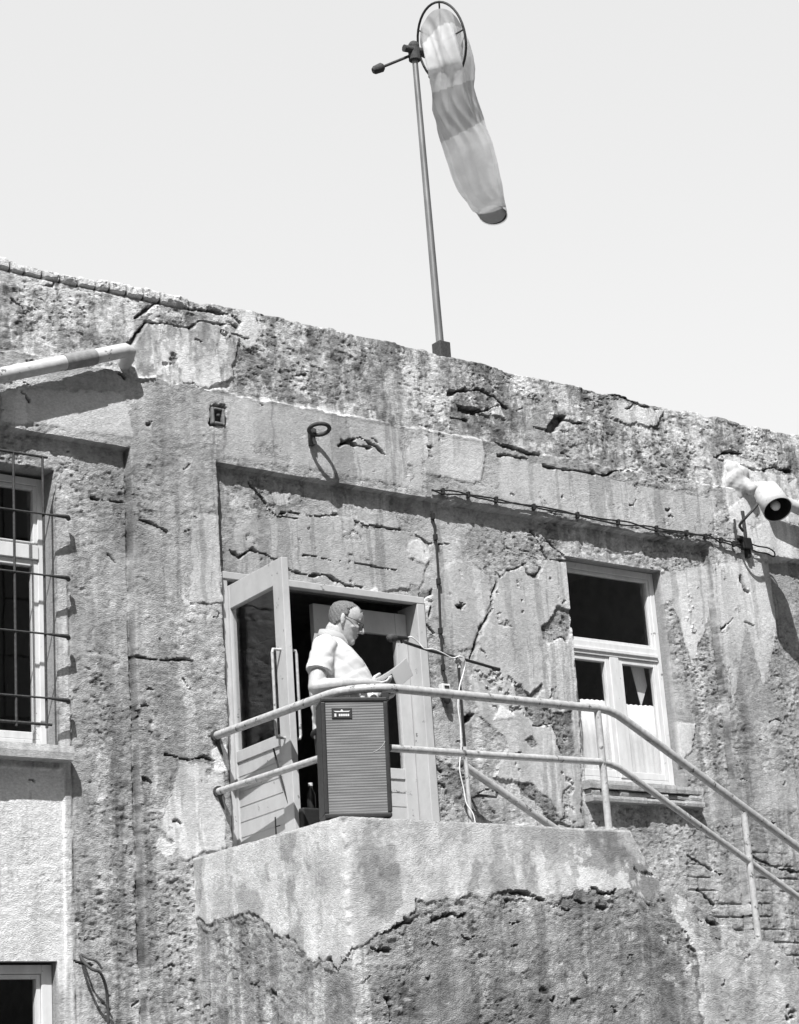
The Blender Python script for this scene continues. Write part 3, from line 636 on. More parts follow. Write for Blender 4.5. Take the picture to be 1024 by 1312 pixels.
# dark rim just under the broken plaster edge, light rubble specks
rim = .5*np.exp(-((dl-.008)/.008)**2)*sst(-.3, .3, fbm(Sg, Zb, 8, 8, 223, 3)+.1); HB -= .010*rim*sst(-.1, .4, fbm(Sg, Zb, 5, 5, 251, 3)); TB *= 1-.45*rim*sst(-.2, .3, fbm(Sg, Zb, 5, 5, 251, 3))
spk = bare*sst(.42, .52, fbm(Sg, Zb, 13, 15, 225, 3, .6))*sst(0, .3, fbm(Sg, Zb, 1.8, 2.2, 227, 2)+.15); TB = TB*(1-.7*spk)+.48*.7*spk
for a, w_ in ((-1.10, .02), (-1.02, .014), (-.88, .02)):     # pale dribbles on the left face
    TB += .12*bare*np.exp(-((Sg-a-.03*(1.3-Zb))/w_)**2)
TB += .16*bare*np.exp(-((Sg-.02-.1*(1.2-Zb))/.05)**2)*sst(-.3, .3, fbm(Sg, Zb, 9, 9, 229, 3)+.2)
TB *= 1-.18*np.exp(-((Sg+.0)/.02)**2)*sst(-.2, .3, fbm(Sg, Zb, 2, 9, 231, 3))
HB -= .010*np.exp(-((Sg+.0)/.03)**2)*sst(-.2, .4, fbm(Sg, Zb, 4, 14, 257, 4, .6))
def sg_crack(P, w, y=0): crack(HB, TB, Sg, Zb, [S2(*p) for p in P], w, .02, bxw, bzw)
for P, w in ((c2([(690,395),(740,375),(760,350),(800,355)]), .008), (c2([(860,350),(920,345),(960,355)]), .007), (c2([(660,455),(720,462)]), .008), (c2([(960,405),(1010,410)]), .006),
             (c3([(80,362),(140,372),(200,380)]), .010), (c3([(345,352),(420,355)]), .010), (c3([(500,290),(560,300),(600,350)]), .009), (c3([(720,455),(760,470),(810,460)]), .014), (c3([(655,490),(680,520)]), .008), (c3([(985,770),(1015,760)]), .012), (c2([(700,600),(715,640),(720,690)]), .006), (c2([(520,490),(550,520),(600,455)]), .008)):
    sg_crack(P, w)
for k in range(60):
    x0 = rng.uniform(-1.4, 3.4); z0 = rng.uniform(.45, 1.35)
    pts = [(x0, z0), (x0+rng.uniform(.02, .06), z0+rng.normal(0, .012))]
    i_ = np.argmin(abs(sa-x0)); j_ = np.argmin(abs(Zb[i_]-z0))
    if bare[i_, j_] < .5 and x0 < 2.1: continue
    crack(HB, TB, Sg, Zb, pts, rng.uniform(.004, .008), rng.uniform(.008, .018), bxw, bzw)
# circular stain and lime splashes
for (px, py, r_, a) in ((501,1113,.06,-.20), (523,1125,.055,-.14), (487,1107,.03,-.1), (640,1110,.10,.10), (720,1128,.09,.20), (800,1115,.05,.2), (806,1103,.03,.2), (664,1080,.02,.25), (560,1100,.08,.08), (420,1130,.08,-.1), (300,1130,.07,-.08)):
    s_, z_ = S2(px, py); d = np.hypot(bxw-s_, (bzw-z_)*1.2); TB *= 1+a*(1-sst(r_*.8, r_*1.1, d))*(1-bare)
edge_t = sst(-.012, -.004, Zb-zt); TB = TB*(1-edge_t*(Sg < 1.95))+.62*edge_t*(Sg < 1.95)
lump = 1-np.abs(vn(Sg, Zb, 24, 40, 233)+.5*vn(Sg, Zb, 52, 80, 235)); lump2 = fbm(Sg, Zb, 30, 56, 237, 3, .6); pit = sst(.3, .62, fbm(Sg, Zb, 26, 44, 239, 2, .6))
tvb = terr(4*fbm(Sg, Zb, 6, 8, 243, 6, .62)); HB += .0032*rb*tvb; TB *= 1+.12*rb*np.sin(tvb*2.4)
tvb = terr(3.2*fbm(Sg, Zb, 15, 24, 245, 5, .62)); HB += .0016*rb*tvb
lowz = sst(.9, 1.25, Zb); pmb = lowz*sst(-.2, .4, fbm(Sg, Zb, 2.5, 2.5, 259, 3))
HB += rb*(.0010*lump+(.0024+.0022*lowz)*lump2-(.0014+.0030*pmb)*pit)
skb = sst(.22, .34, fbm(Sg, Zb, 30, 54, 275, 3, .65))*rb*sst(-.3, .2, fbm(Sg, Zb, 3, 3, 277, 3)); HB -= .0042*skb; TB *= 1-.34*skb
TB *= 1+.16*rb*np.clip(1.6*fbm(Sg, Zb, 42, 60, 261, 3, .7), -1, 1)
TB *= 1+.30*rb*sst(.10, .18, fbm(Sg, Zb, 6, 8, 263, 6, .68))*sst(-.1, .4, fbm(Sg, Zb, 1.3, 1.5, 265, 2)+.15)
TB *= 1-.22*sst(.12, .22, fbm(Sg, Zb, 13, 1.1, 267, 5, .62))*(.4+.6*bare); TB *= 1+.22*sst(.14, .24, fbm(Sg, Zb, 14, 1.2, 269, 5, .62))*bare
TB *= 1-.16*sst(.05, .11, fbm(Sg, Zb, 5, 4, 271, 6, .66))*(1-bare); TB *= 1+.12*sst(.10, .16, fbm(Sg, Zb, 6, 5, 273, 6, .66))*(1-bare); TB *= 1-.32*pit*rb*(.3+.7*pmb); HB += .001*fbm(Sg, Zb, 50, 50, 241, 2)
TB = np.clip(.30*(np.clip(TB, .02, 1)/.30)**1.10, .025, .62)
r_ = .022; al = np.clip((Sg+r_)/(2*r_), 0, 1)*math.pi/2           # rounded corner
nx_ = -np.cos(al); ny_ = -np.sin(al)
cx_ = np.where(Sg < -r_, BX+r_, np.where(Sg > r_, BX+Sg, BX+r_)); cy_ = np.where(Sg < -r_, BY-Sg, BY+r_)
PB = np.stack([cx_+nx_*(r_+HB), cy_+ny_*(r_+HB), Zb], -1)
V, Q, tn, gr = grid_mesh('balcony', PB, np.ones((len(sa)-1, len(va)-1), bool), TB, .25+.75*rb); nj = len(va)
Vs = [V]; Qs = [Q]; Ts = [tn]; Gs = [gr]; base = len(V)
ids = np.array([i*nj+nj-1 for i in range(len(sa))])
def strip2(ids, f_, tone):
    global base
    nv = np.array([f_(p, s_) for p, s_ in zip(V[ids], sa)]); Vs.append(nv); Ts.append(np.full(len(ids), tone)); Gs.append(np.full(len(ids), .4))
    new = np.arange(base, base+len(ids)); base += len(ids); return new
def inn(p, s_, w, dz=0):
    if s_ < 0: return (BX+w, min(p[1], .06) if s_ < -w else BY+w, p[2]+dz)
    return (max(p[0], BX+w), BY+w, p[2]+dz)
n1_ = strip2(ids, lambda p, s_: inn(p, s_, .20), .5); n2_ = strip2(ids, lambda p, s_: inn(p, s_, .20, -.36), .5)
Qs.append(np.stack([ids[:-1], ids[1:], n1_[1:], n1_[:-1]], -1).astype(np.int32)); Qs.append(np.stack([n1_[:-1], n1_[1:], n2_[1:], n2_[:-1]], -1).astype(np.int32))
balcony = place('balcony', mesh_np('balcony', np.concatenate(Vs), np.concatenate(Qs), np.concatenate(Ts), np.concatenate(Gs)), M['plaster'], BLD)
m_ = MB(); m_.box((BX+.19, BY+.19, 1.05), (8.0, .06, 1.24)); m_.build('balcony_floor', 'concrete', balcony)
m_ = MB(); x = 8.0; z = 1.24-.155
while z > GZ+.02:
    m_.box((x, BY+.19, GZ), (x+.29, .06, z)); x += .29; z -= .155
m_.build('stairs', 'concrete', BLD)

# ================================================================== GROUND
g_ = MB(); g_.add([(-300, -300, GZ), (300, -300, GZ), (300, 300, GZ), (-300, 300, GZ)], [(0, 1, 2, 3)]); tag(g_.build('ground', 'ground'), kind='structure')

# ================================================================== RAILING
RX, RY = 6.14, -1.34
rl = empty('balcony_railing', (RX, RY, BZ), 'pale tubular steel railing bending round the balcony corner and running down the stairs', 'railing')
def rail_pts(z, arc=True, s0=None):
    P = [Vector((RX, -.02, z)), Vector((RX, -.6, z))]; r = .26
    for k in range(9):
        a = k/8*math.pi/2; P.append(Vector((RX+r-r*math.cos(a), RY+r-r*math.sin(a), z)))
    return P
def slope(z0, x0=7.93):
    return [Vector((x0-.12, RY, z0)), Vector((x0-.05, RY, z0-.006)), Vector((x0+.02, RY, z0-.026)), Vector((x0+.10, RY, z0-.065)), Vector((13.0, RY, z0-.065-.517*(13.0-x0-.10)))]
MB().tube([Vector((RX, .005, 2.302))]+rail_pts(2.302)+[Vector((7.0, RY, 2.302))]+slope(2.302), .0235, 14).build('handrail', 'rail', rl)
# the middle rail stops at either side of the loudspeaker that stands in the corner
MB().tube([(RX-.005, .005, 1.987), (RX-.005, -.5, 1.987), (RX-.005, -1.01, 1.987)], .019, 14).build('middle_rail', 'rail', rl)
MB().tube([(6.33, RY, 1.987), (7.0, RY, 1.99)]+slope(2.0, 7.90), .019, 14).build('middle_rail', 'rail', rl)
MB().tube([(7.80, RY, BZ-.02), (7.80, RY, 2.285)], .020, 14).build('post', 'rail', rl)
MB().tube([(8.88, RY, .98), (8.88, RY, 1.765)], .020, 14).build('post', 'rail', rl)
for xx, zz_ in ((7.80, BZ), (8.88, 1.02)): MB().tube([(xx, RY, zz_-.004), (xx, RY, zz_+.012)], .038, 14).build('base_flange', 'rust' if xx > 8 else 'rail', rl)
MB().tube([(10.4, RY, .2), (10.4, RY, .98)], .020, 14).build('post', 'rail', rl); MB().tube([(11.9, RY, -.55), (11.9, RY, .20)], .020, 14).build('post', 'rail', rl)
# little iron brackets tying the two rail ends to the pilaster
for z in (2.302, 1.987):
    MB().tube([(RX-.0, -.01, z), (RX+.02, .0, z-.06), (RX+.07, .02, z-.17)], [.012, .012, .010], 8).build('wall_bracket', 'rust', rl)
    MB().tube([(RX-.002, .0, z), (RX-.002, -.018, z)], .032, 14).build('end_cap', 'rust', rl)

wr_a = on(592, 979, -.075); wr_dir = Vector((1, 0, -.517)).normalized()
wh = empty('wall_handrail', wr_a, 'short pale round handrail bolted to the wall beside the steps, behind the railing', 'handrail')
MB().tube([wr_a, wr_a+wr_dir*5.2], .024, 14).build('rail_tube', 'rail', wh)
MB().ball(wr_a, .0245, 12, 8).build('end_cap', 'rust', wh)
for s_ in (.30, 1.9, 3.5):
    c = wr_a+wr_dir*s_; MB().tube([c+Vector((0, 0, -.01)), c+Vector((-.02, 0, -.05)), Vector((c.x-.10, -.02, c.z-.035)), Vector((c.x-.11, .06, c.z-.035))], .009, 8).build('bracket', 'rust', wh)

# ================================================================== WINDSOCK
py0 = .22; pb = on(566, 452, py0); pt = on(531, 69, py0)
ws = empty('windsock', (pb.x, py0, 4.58), 'limp striped windsock hanging from a hoop on the tall roof pole', 'windsock')
PX_, PZ_ = (pb.x+pt.x)/2, pt.z
MB().tube([(pb.x, py0, 4.6), ((pb.x*.5+pt.x*.5), py0, (4.6+PZ_)/2), (pt.x, py0, PZ_)], [.028, .024, .020], 16).build('pole', 'pole', ws)
m_ = MB(); m_.box((pb.x-.045, py0-.045, 4.75), (pb.x+.045, py0+.045, pb.z+.07)); m_.build('base_bracket', 'rust', ws, bevel=.006)
top = Vector((pt.x, py0, PZ_))
m_ = MB(); m_.tube([top-Vector((0, 0, .05)), top+Vector((0, 0, .045))], .042, 14); m_.ball(top+Vector((0, 0, .06)), .04, 12, 8); m_.tube([top+Vector((-.09, 0, .02)), top+Vector((.09, -.02, .03))], .026, 10); m_.build('pivot', 'rust', ws)
# basis of the image plane at the sock, so that sizes read off the photo are real metres there
toc = (Vector((0, -DIST, 0))-top).normalized()
def at(px, py, off=0.0):
    """point at the windsock's distance, off metres nearer the lens side of the pole"""
    d = ray(px, py); dv = Vector(d).normalized(); t = (top-Vector((0, -DIST, 0))).dot(-toc)/dv.dot(-toc); return Vector((0, -DIST, 0))+dv*t + toc*off
cw = at(487, 87, .12)
MB().tube([top, top.lerp(cw, .5), cw], .010, 10).build('counterweight_arm', 'rust', ws)
ax_ = (cw-top).normalized(); MB().tube([cw-ax_*.03, cw-ax_*.015, cw+ax_*.04, cw+ax_*.055], [.022, .034, .030, .020], 14).build('counterweight', 'rust', ws)
hc = at(566, 54, -.08); hu = (at(560, 3, .06)-hc); hv = (at(597, 60, -.16)-hc)
hu = hu.normalized()*.275; hn = hu.cross(hv).normalized(); hv = hn.cross(hu).normalized()*.275
# tilt the ring so that it is seen as an upright ellipse 62 px wide
e1 = (at(560, 0, 0)-at(566, 100, 0)).normalized(); side = (at(600, 54, 0)-at(566, 54, 0)).normalized()
hu = e1*.275; hv = (side*.60+toc*.80).normalized()*.275
ring = [hc+hu*math.cos(a)+hv*math.sin(a) for a in np.linspace(0, 2*math.pi, 41)]
MB().tube(ring, .009, 8, cap=False).build('hoop', 'rust', ws)
m_ = MB()
for a in (0.0, 1.25, 2.5, 3.78, 5.03):
    m_.tube([hc+hu*math.cos(a)+hv*math.sin(a), hc+(hu*math.cos(a)+hv*math.sin(a))*.12], .006, 6)
m_.tube([top+Vector((0, 0, .02)), hc-hu*.55], .014, 8); m_.tube([hc-hu*.55, hc-hu*.95+side*.02], .017, 8); m_.tube([hc-hu*.85, at(551, 97, 0)], .02, 8)
m_.build('spokes', 'rust', ws)
# cloth: loft from the hoop down to the small open end
sock_m = bpy.data.materials.new('sock_cloth'); sock_m.use_nodes = True; n = sock_m.node_tree.nodes; L = sock_m.node_tree.links; b = n['Principled BSDF']; b.inputs['Roughness'].default_value = .9
at_ = n.new('ShaderNodeAttribute'); at_.attribute_name = 'tone'; tc = n.new('ShaderNodeTexCoord'); ns = n.new('ShaderNodeTexNoise'); ns.inputs['Scale'].default_value = 9; ns.inputs['Detail'].default_value = 7; L.new(tc.outputs['Object'], ns.inputs['Vector'])
rr = n.new('ShaderNodeMapRange'); rr.inputs['From Min'].default_value = .3; rr.inputs['From Max'].default_value = .7; rr.inputs['To Min'].default_value = .86; rr.inputs['To Max'].default_value = 1.1; L.new(ns.outputs[0], rr.inputs[0])
mm_ = n.new('ShaderNodeMath'); mm_.operation = 'MULTIPLY'; L.new(at_.outputs['Fac'], mm_.inputs[0]); L.new(rr.outputs[0], mm_.inputs[1]); L.new(mm_.outputs[0], b.inputs['Base Color'])
b.inputs['Transmission Weight'].default_value = 0
tl = n.new('ShaderNodeBsdfTranslucent'); mxs = n.new('ShaderNodeMixShader'); mxs.inputs[0].default_value = .55; L.new(mm_.outputs[0], tl.inputs[0]); L.new(b.outputs[0], mxs.inputs[1]); L.new(tl.outputs[0], mxs.inputs[2]); tr0 = n.new('ShaderNodeBsdfTransparent'); mx0 = n.new('ShaderNodeMixShader'); mx0.inputs[0].default_value = .14; L.new(mxs.outputs[0], mx0.inputs[1]); L.new(tr0.outputs[0], mx0.inputs[2]); L.new(mx0.outputs[0], n['Material Output'].inputs[0])
# (px centre, py centre, half width px, half depth m, tone)
sec = [(569, 40, 27, .20), (570, 62, 26, .15), (577, 90, 27, .12), (580, 115, 26, .13), (585, 140, 29, .14), (591, 165, 30, .14), (600, 192, 31, .14), (609, 220, 30, .13), (619, 245, 26, .12), (628, 265, 20.5, .105), (632, 276, 18.5, .10)]
dd = (at(632, 276, 0)-at(569, 40, 0)).normalized()
NS, NR = 120, 150; rings = []; tones = []
secP = curve_pts([at(a, b_, 0) for a, b_, c, d in sec], 14); K = len(secP)
kk = np.linspace(0, len(sec)-1, K); hw = np.interp(kk, range(len(sec)), [s_[2] for s_ in sec])/181.0; hd = np.interp(kk, range(len(sec)), [s_[3] for s_ in sec])
for i in range(K):
    t = kk[i]/(len(sec)-1); c = secP[i]; tg = (secP[min(i+1, K-1)]-secP[max(i-1, 0)]).normalized()
    sx_ = (side-tg*side.dot(tg)).normalized(); sy_ = tg.cross(sx_)
    if i == 0 or True:
        pass
    ring_ = []; tr = []
    for j in range(NS):
        a = 2*math.pi*j/NS
        fold = (.30*(1-t)**2.4+.035)*(math.sin(5*a+3*t+1)+.8*(1-2*abs(math.sin(4*a-4*t)))+.5*(1-2*abs(math.sin(6.5*a+9*t+1.3*math.sin(14*t))))) + .09*(1-2*abs(math.sin(17*t+1.6*math.cos(a*1.5)+.5*math.sin(a*4))))*sst(.45, .95, t)*max(0, -math.cos(a)+.15)
        rr_ = 1+fold*.55
        p = c+sx_*hw[i]*rr_*math.cos(a)+sy_*hd[i]*rr_*math.sin(a)
        if t < .17:                                      # top follows the hoop
            q = hc+(hu*math.sin(a+.3)*.93+hv*math.cos(a+.3)*.93); w_ = (1-t/.17)*.85; p = p*(1-w_)+q*w_
        if t > .86:                                      # open end tips towards the ground in front
            w_ = (t-.86)/.14; w_ = w_*w_*(3-2*w_); q = c+side*hw[i]*math.cos(a)+(e1*.075+toc*.070)*(-math.sin(a)); p = p*(1-w_)+q*w_
        ring_.append(p)
        py_ = np.interp(t*(len(sec)-1), range(len(sec)), [s_[1] for s_ in sec]); arc = py_+5*math.cos(a)
        tn_ = .50 if arc < 57 else .90 if arc < 110 else .60 if arc < 168 else .96
        tr.append(tn_)
    rings.append(ring_); tones += tr
m_ = MB(); m_.loft(rings, True, False); sock = m_.build('sock', sock_m, ws)
a_ = sock.data.attributes.new('tone', 'FLOAT', 'POINT'); a_.data.foreach_set('value', np.array(tones, np.float32))
m_ = MB(); m_.loft([[p+(secP[i]-p)*.05 for p in rings[i]] for i in range(K-13, K-1)], True, False)  # dark inner sleeve, its colour standing in for shade inside the open end
endr = m_.build('end_shade', mat('sock_end_shade', .06, .9, var=.2), ws)

# ================================================================== PIPES
def pipe_obj(name, label, P, r, sleeve=None):
    o = empty(name, P[0], label, 'pipe', 'pale pipes leaving the upper wall'); MB().tube(P, r, 20).build('pipe_run', 'pipe', o)
    if sleeve: MB().tube(sleeve, r*1.10, 20).build('sleeve', 'pipe_d', o)
    return o
a = on(160, 449, -.075); b = on(0, 481, -.085); d_ = (b-a).normalized(); s1 = on(121, 457, -.0775); s0 = on(82, 464.5, -.08)
pipe_obj('drain_pipe', 'pale pipe with a dark sleeve leaving the wall above the barred window', [Vector((a.x+.05, .04, a.z-.04)), Vector((a.x+.045, -.02, a.z-.02)), Vector((a.x+.03, -.07, a.z-.005)), a, a+d_*.1, b, b+d_*2.5], .043, [s1, s0])
a = on(966, 625, .02); b = on(1024, 652, -.10)
d_ = (on(1060, 668, -.10)-b).normalized()
pipe_obj('drain_pipe', 'pale pipe at the right edge leaving the white plaster patch behind the lamp', [a+Vector((0, .03, 0)), a+Vector((.04, -.06, -.005)), on(990, 636, -.10), b, b+d_*2.5], .045)

o_p = bpy.data.objects['drain_pipe.001']
# ================================================================== FLOOD LAMP
lc = on(984, 632, -.26); la = Vector((-.2, -.55, -.81)).normalized()
lp_ = empty('flood_lamp', on(958, 690, 0), 'white drum floodlight on a dark bent bracket above the cable end', 'lamp')
u_ = la.cross(Vector((1, 0, 0))).normalized()*1.08; w_ = la.cross(u_)
def ringp(c, r, n=32): return [c+r*(math.cos(2*math.pi*k/n)*u_+math.sin(2*math.pi*k/n)*w_) for k in range(n)]
m_ = MB(); m_.loft([ringp(lc-la*.035, .02), ringp(lc-la*.033, .070), ringp(lc-la*.02, .084), ringp(lc+la*.08, .092), ringp(lc+la*.195, .098), ringp(lc+la*.195, .094), ringp(lc+la*.02, .08), ringp(lc+la*.02, .01)], True, True)
m_.build('housing', 'pipe', lp_)
m_ = MB(); m_.loft([ringp(lc+la*.190, .0930), ringp(lc+la*.03, .079), ringp(lc+la*.028, .012)], True, False); m_.build('reflector', 'blackmetal', lp_)
m_ = MB(); bb_ = lc+la*.13; m_.loft([ringp(bb_-la*.06, .014, 16), ringp(bb_-la*.03, .018, 16), ringp(bb_, .030, 16), ringp(bb_+la*.02, .033, 16), ringp(bb_+la*.04, .026, 16), ringp(bb_+la*.05, .010, 16)]); m_.build('bulb', 'bulb', lp_)
bs0 = on(957, 690, .0)
m_ = MB(); m_.tube(curve_pts([on(952, 680, -.03), on(948, 673, -.10), on(955, 664, -.17), on(966, 652, -.22), lc-la*.01], 5), .010, 8); m_.build('bracket_arm', 'rust', lp_)
m_ = MB(); m_.obox(on(953, 672, -.012), (.010, 0, 0), (0, .014, 0), (0, 0, .10)); m_.obox(on(942, 680, -.008), (.007, 0, .0), (0, .012, 0), (0, 0, .085)); m_.obox(on(950, 690, -.02), (.05, 0, -.004), (0, .018, 0), (0, 0, .012)); m_.build('mounting_frame', 'rust', lp_, bevel=.002)
m_ = MB(); m_.obox(on(956, 697, -.03), (.035, 0, .0), (0, .03, 0), (-.006, 0, .040)); m_.obox(on(958, 708, -.02), (.016, 0, 0), (0, .02, 0), (0, 0, .04)); m_.build('junction_box', 'blackmetal', lp_, bevel=.004)

# ================================================================== CABLES
def cable(name, label, P, r, m='cable', cat='cable', clips=0, clipm='cable', n=6, tw=None, group=None):
    Q_ = curve_pts(P, n); o = empty(name, Q_[0], label, cat, group)
    if tw:
        for s_ in (-1, 1):
            T_ = [q+Vector((0, -.004, s_*tw*(.55+.45*math.sin(i*.11+s_))*(1 if (i//19) % 3 else -1)*min(1, abs(math.sin(i*math.pi/19))*1.6)+.003*math.sin(i*.4+s_*2))) for i, q in enumerate(Q_)]
            MB().tube(T_, r, 6).build('strand', m, o)
    else: MB().tube(Q_, r, 8).build('strand', m, o)
    if clips:
        for k in range(clips):
            q = Q_[int((k+.5)/clips*(len(Q_)-1))]; MB().obox(q, (.009, 0, 0), (0, .014, 0), (0, 0, .020)).build('clip', clipm, o, bevel=.002)
    return o
cable('overhead_cable', 'twisted pair of black cables clipped along the edge of the concrete ledge', [on(553, 628, -.012), on(600, 634, -.015), on(660, 645, -.015), on(740, 660, -.015), on(820, 674, -.018), on(880, 683, -.015), on(915, 690, -.02), on(940, 697, -.03), on(958, 700, -.03)], .0055, clips=12, tw=.014, n=19)
cable('looped_cable_end', 'loose loop of black cable right of the lamp bracket', [on(960, 696, -.03), on(972, 700, -.03), on(984, 702, -.03), on(992, 707, -.04), on(992, 713, -.04), on(982, 709, -.03), on(970, 707, -.03), on(958, 701, -.03)], .0055)
cable('wall_cable', 'black cable dropping down the wall from the ledge to the white socket box', [on(553, 655, .035), on(556, 670, .035), on(559, 700, .035), on(562, 745, .035), on(564, 800, .035), on(567, 845, .035), on(569, 872, .03)], .0065, clips=5)
cable('bent_cable_stub', 'bent stub of rusty cable sticking out of the left pilaster near the lower window', [on(103, 1224, .055), on(107, 1232, .0), on(118, 1242, -.05), on(128, 1246, -.06), on(135, 1262, -.04), on(138, 1285, -.02), on(139, 1330, -.02)], .008, 'rust', 'cable')
cable('forked_cable_stub', 'thin rusty cable arching over the bent stub near the lower window', [on(104, 1223, .055), on(112, 1228, -.02), on(124, 1232, -.05), on(131, 1242, -.06)], .006, 'rust', 'cable')
# socket box
sb = on(570, 884, .03); so_ = empty('socket_box', sb, 'small white electric socket box with a dark plug under it on the wall', 'socket')
MB().box((sb.x-.032, .01, sb.z-.035), (sb.x+.032, .052, sb.z+.035)).build('cover', 'white', so_, bevel=.005)
MB().box((sb.x-.018, .005, sb.z+.01), (sb.x+.018, .0085, sb.z+.022)).build('outlet', 'blackmetal', so_)
MB().tube([(sb.x+.0, .03, sb.z-.036), (sb.x+.004, .02, sb.z-.07), (sb.x+.014, .02, sb.z-.085)], [.022, .024, .015], 12).build('plug', 'black', so_)

# ================================================================== IRON RING AND PLATE
rc = on(397, 548, -.02); ir = empty('iron_ring', rc, 'rusty iron ring hinged on a bracket in the ledge above the door', 'ring')
c = on(409, 550, -.09); e_u = Vector((.05, -1, .22)).normalized(); e_v = Vector((1, .05, -.10)).normalized(); e_v = (e_v-e_u*e_v.dot(e_u)).normalized()
MB().tube([c+.062*math.cos(a)*e_u+.062*math.sin(a)*e_v for a in np.linspace(0, 2*math.pi, 33)], .0125, 10, cap=False).build('ring_loop', 'rust', ir)
MB().obox(on(399, 560, -.012), (.016, 0, 0), (0, .022, 0), (0, 0, .055)).obox(on(401, 553, -.03), (.012, 0, 0), (0, .022, 0), (0, 0, .014)).build('bracket', 'rust', ir, bevel=.003)
pc = on(279, 533, 0); pl = empty('wall_plate', pc, 'small rough square anchor plate set in the plaster left of the iron ring', 'plate')
m_ = MB(); m_.box((pc.x-.045, -.012, pc.z-.055), (pc.x-.028, .02, pc.z+.05)).box((pc.x+.028, -.012, pc.z-.055), (pc.x+.045, .02, pc.z+.05)).box((pc.x-.028, -.011, pc.z-.055), (pc.x+.028, .02, pc.z-.038)).box((pc.x-.028, -.011, pc.z+.036), (pc.x+.028, .02, pc.z+.05)); m_.build('frame', mat('rusty_plate', .16, .9, var=.4, vs=40, bump=.003, bs=90), pl, bevel=.006)
MB().ball((pc.x, -.006, pc.z), (.012, .014, .012)).build('bolt', 'rust', pl)

# ================================================================== WINDOW GRILLE
gy = -.03; gl = empty('window_grille', (5.13, gy, 2.18), 'black iron grille of thin crossing bars over the left upper window', 'grille')
xs_ = [4.44, 4.68, on(19, 750, gy).x, on(57, 750, gy).x]
ztp, zbt = on(52, 585, gy).z, on(60, 933, gy).z
for xx in xs_: MB().tube([(xx, gy, zbt), (xx, gy, ztp)], .0075, 8).build('upright_bar', 'rust', gl)
for (py_, ext) in ((664, 1), (742, 1), (817, 1), (899, 1)):
    p = on(62, py_-4, gy); q = on(90, py_, -.01)
    MB().tube([(4.2, gy, p.z), (p.x, gy-.008, p.z)], .0055, 8).build('cross_bar', 'rust', gl)
    MB().tube([(p.x, gy-.008, p.z), (q.x-.02, -.02, q.z+.002), (q.x, .01, q.z+.002)], [.0065, .013, .013], 8).build('wall_stub', 'rust', gl)
MB().tube([(4.2, gy, ztp), (xs_[-1]+.03, gy, ztp)], .008, 8).build('cross_bar', 'rust', gl); MB().tube([(4.2, gy, zbt+.02), (xs_[-1]+.03, gy, zbt+.02)], .008, 8).build('cross_bar', 'rust', gl)

# ================================================================== LOUDSPEAKER
s0 = Vector((5.945, -1.305, 0)); s1 = Vector((6.300, -1.452, 0))
s0 = onz(418, 1050, BZ); s1 = onz(506, 1046.5, BZ)
dirw = (s1-s0); dirw.z = 0
cdir = (Vector((0, -DIST, 0))-(s0+s1)/2); cdir.z = 0; cdir.normalize()
wv = Vector((-cdir.y, cdir.x, 0)).normalized()         # left->right across the front
wid = abs((s1-s0).dot(wv)); fm = (s0+s1)/2 - cdir*.05 - Vector((.010, 0, 0))
rotS = R(9); wv = Matrix.Rotation(rotS, 3, 'Z') @ wv; nf = Vector((wv.y, -wv.x, 0))
HS = onx(0, 0, 1).z if False else 0
# height from the top edge in the photo
def z_at(px, py, p):      # z of the pixel ray at the horizontal distance of point p
    d = ray(px, py); t = math.hypot(p.x, p.y+DIST)/math.hypot(d[0], d[1]); return d[2]*t
ztS = z_at(456, 893, fm); HS = ztS-BZ-.012; DS = .22
sp_ = empty('guitar_speaker', (fm.x, fm.y, BZ), 'black loudspeaker cabinet with striped grey grille cloth on the balcony corner', 'loudspeaker')
base_c = Vector((fm.x, fm.y, BZ+.012))
def sbx(m_, u0, u1, d0, d1, z0_, z1_):
    c = base_c+wv*(u0+u1)/2-nf*(d0+d1)/2+Vector((0, 0, (z0_+z1_)/2)); return m_.obox(c, wv*(u1-u0)/2, nf*(d1-d0)/2, Vector((0, 0, (z1_-z0_)/2)))
hw_ = wid/2; e = .022
m_ = MB(); sbx(m_, -hw_, hw_, .012, DS, e, HS-e)
sbx(m_, -hw_, hw_, 0, DS, HS-e, HS); sbx(m_, -hw_, hw_, 0, DS, 0, e); sbx(m_, -hw_-.001, -hw_+e, 0, .012, e, HS-e); sbx(m_, hw_-e, hw_+.001, 0, .012, e, HS-e)
m_.build('cabinet', 'black', sp_, bevel=.009)
gm = bpy.data.materials.new('grille_cloth'); gm.use_nodes = True; n = gm.node_tree.nodes; L = gm.node_tree.links; b = n['Principled BSDF']; b.inputs['Roughness'].default_value = .8
g_ = n.new('ShaderNodeNewGeometry'); sx = n.new('ShaderNodeSeparateXYZ'); L.new(g_.outputs['Position'], sx.inputs[0])
wv_ = n.new('ShaderNodeMath'); wv_.operation = 'MULTIPLY'; wv_.inputs[1].default_value = 2*math.pi/.0137; L.new(sx.outputs[2], wv_.inputs[0])
sn = n.new('ShaderNodeMath'); sn.operation = 'SINE'; L.new(wv_.outputs[0], sn.inputs[0])
mpp = n.new('ShaderNodeMapping'); mpp.inputs['Scale'].default_value = (6, 6, 130); L.new(g_.outputs['Position'], mpp.inputs[0])
nn = n.new('ShaderNodeTexNoise'); nn.inputs['Scale'].default_value = 1; nn.inputs['Detail'].default_value = 4; L.new(mpp.outputs[0], nn.inputs['Vector'])
nb_ = n.new('ShaderNodeTexNoise'); nb_.inputs['Scale'].default_value = 320; L.new(g_.outputs['Position'], nb_.inputs['Vector'])
ad = n.new('ShaderNodeMath'); ad.operation = 'MULTIPLY_ADD'; ad.inputs[1].default_value = .34; L.new(sn.outputs[0], ad.inputs[0])
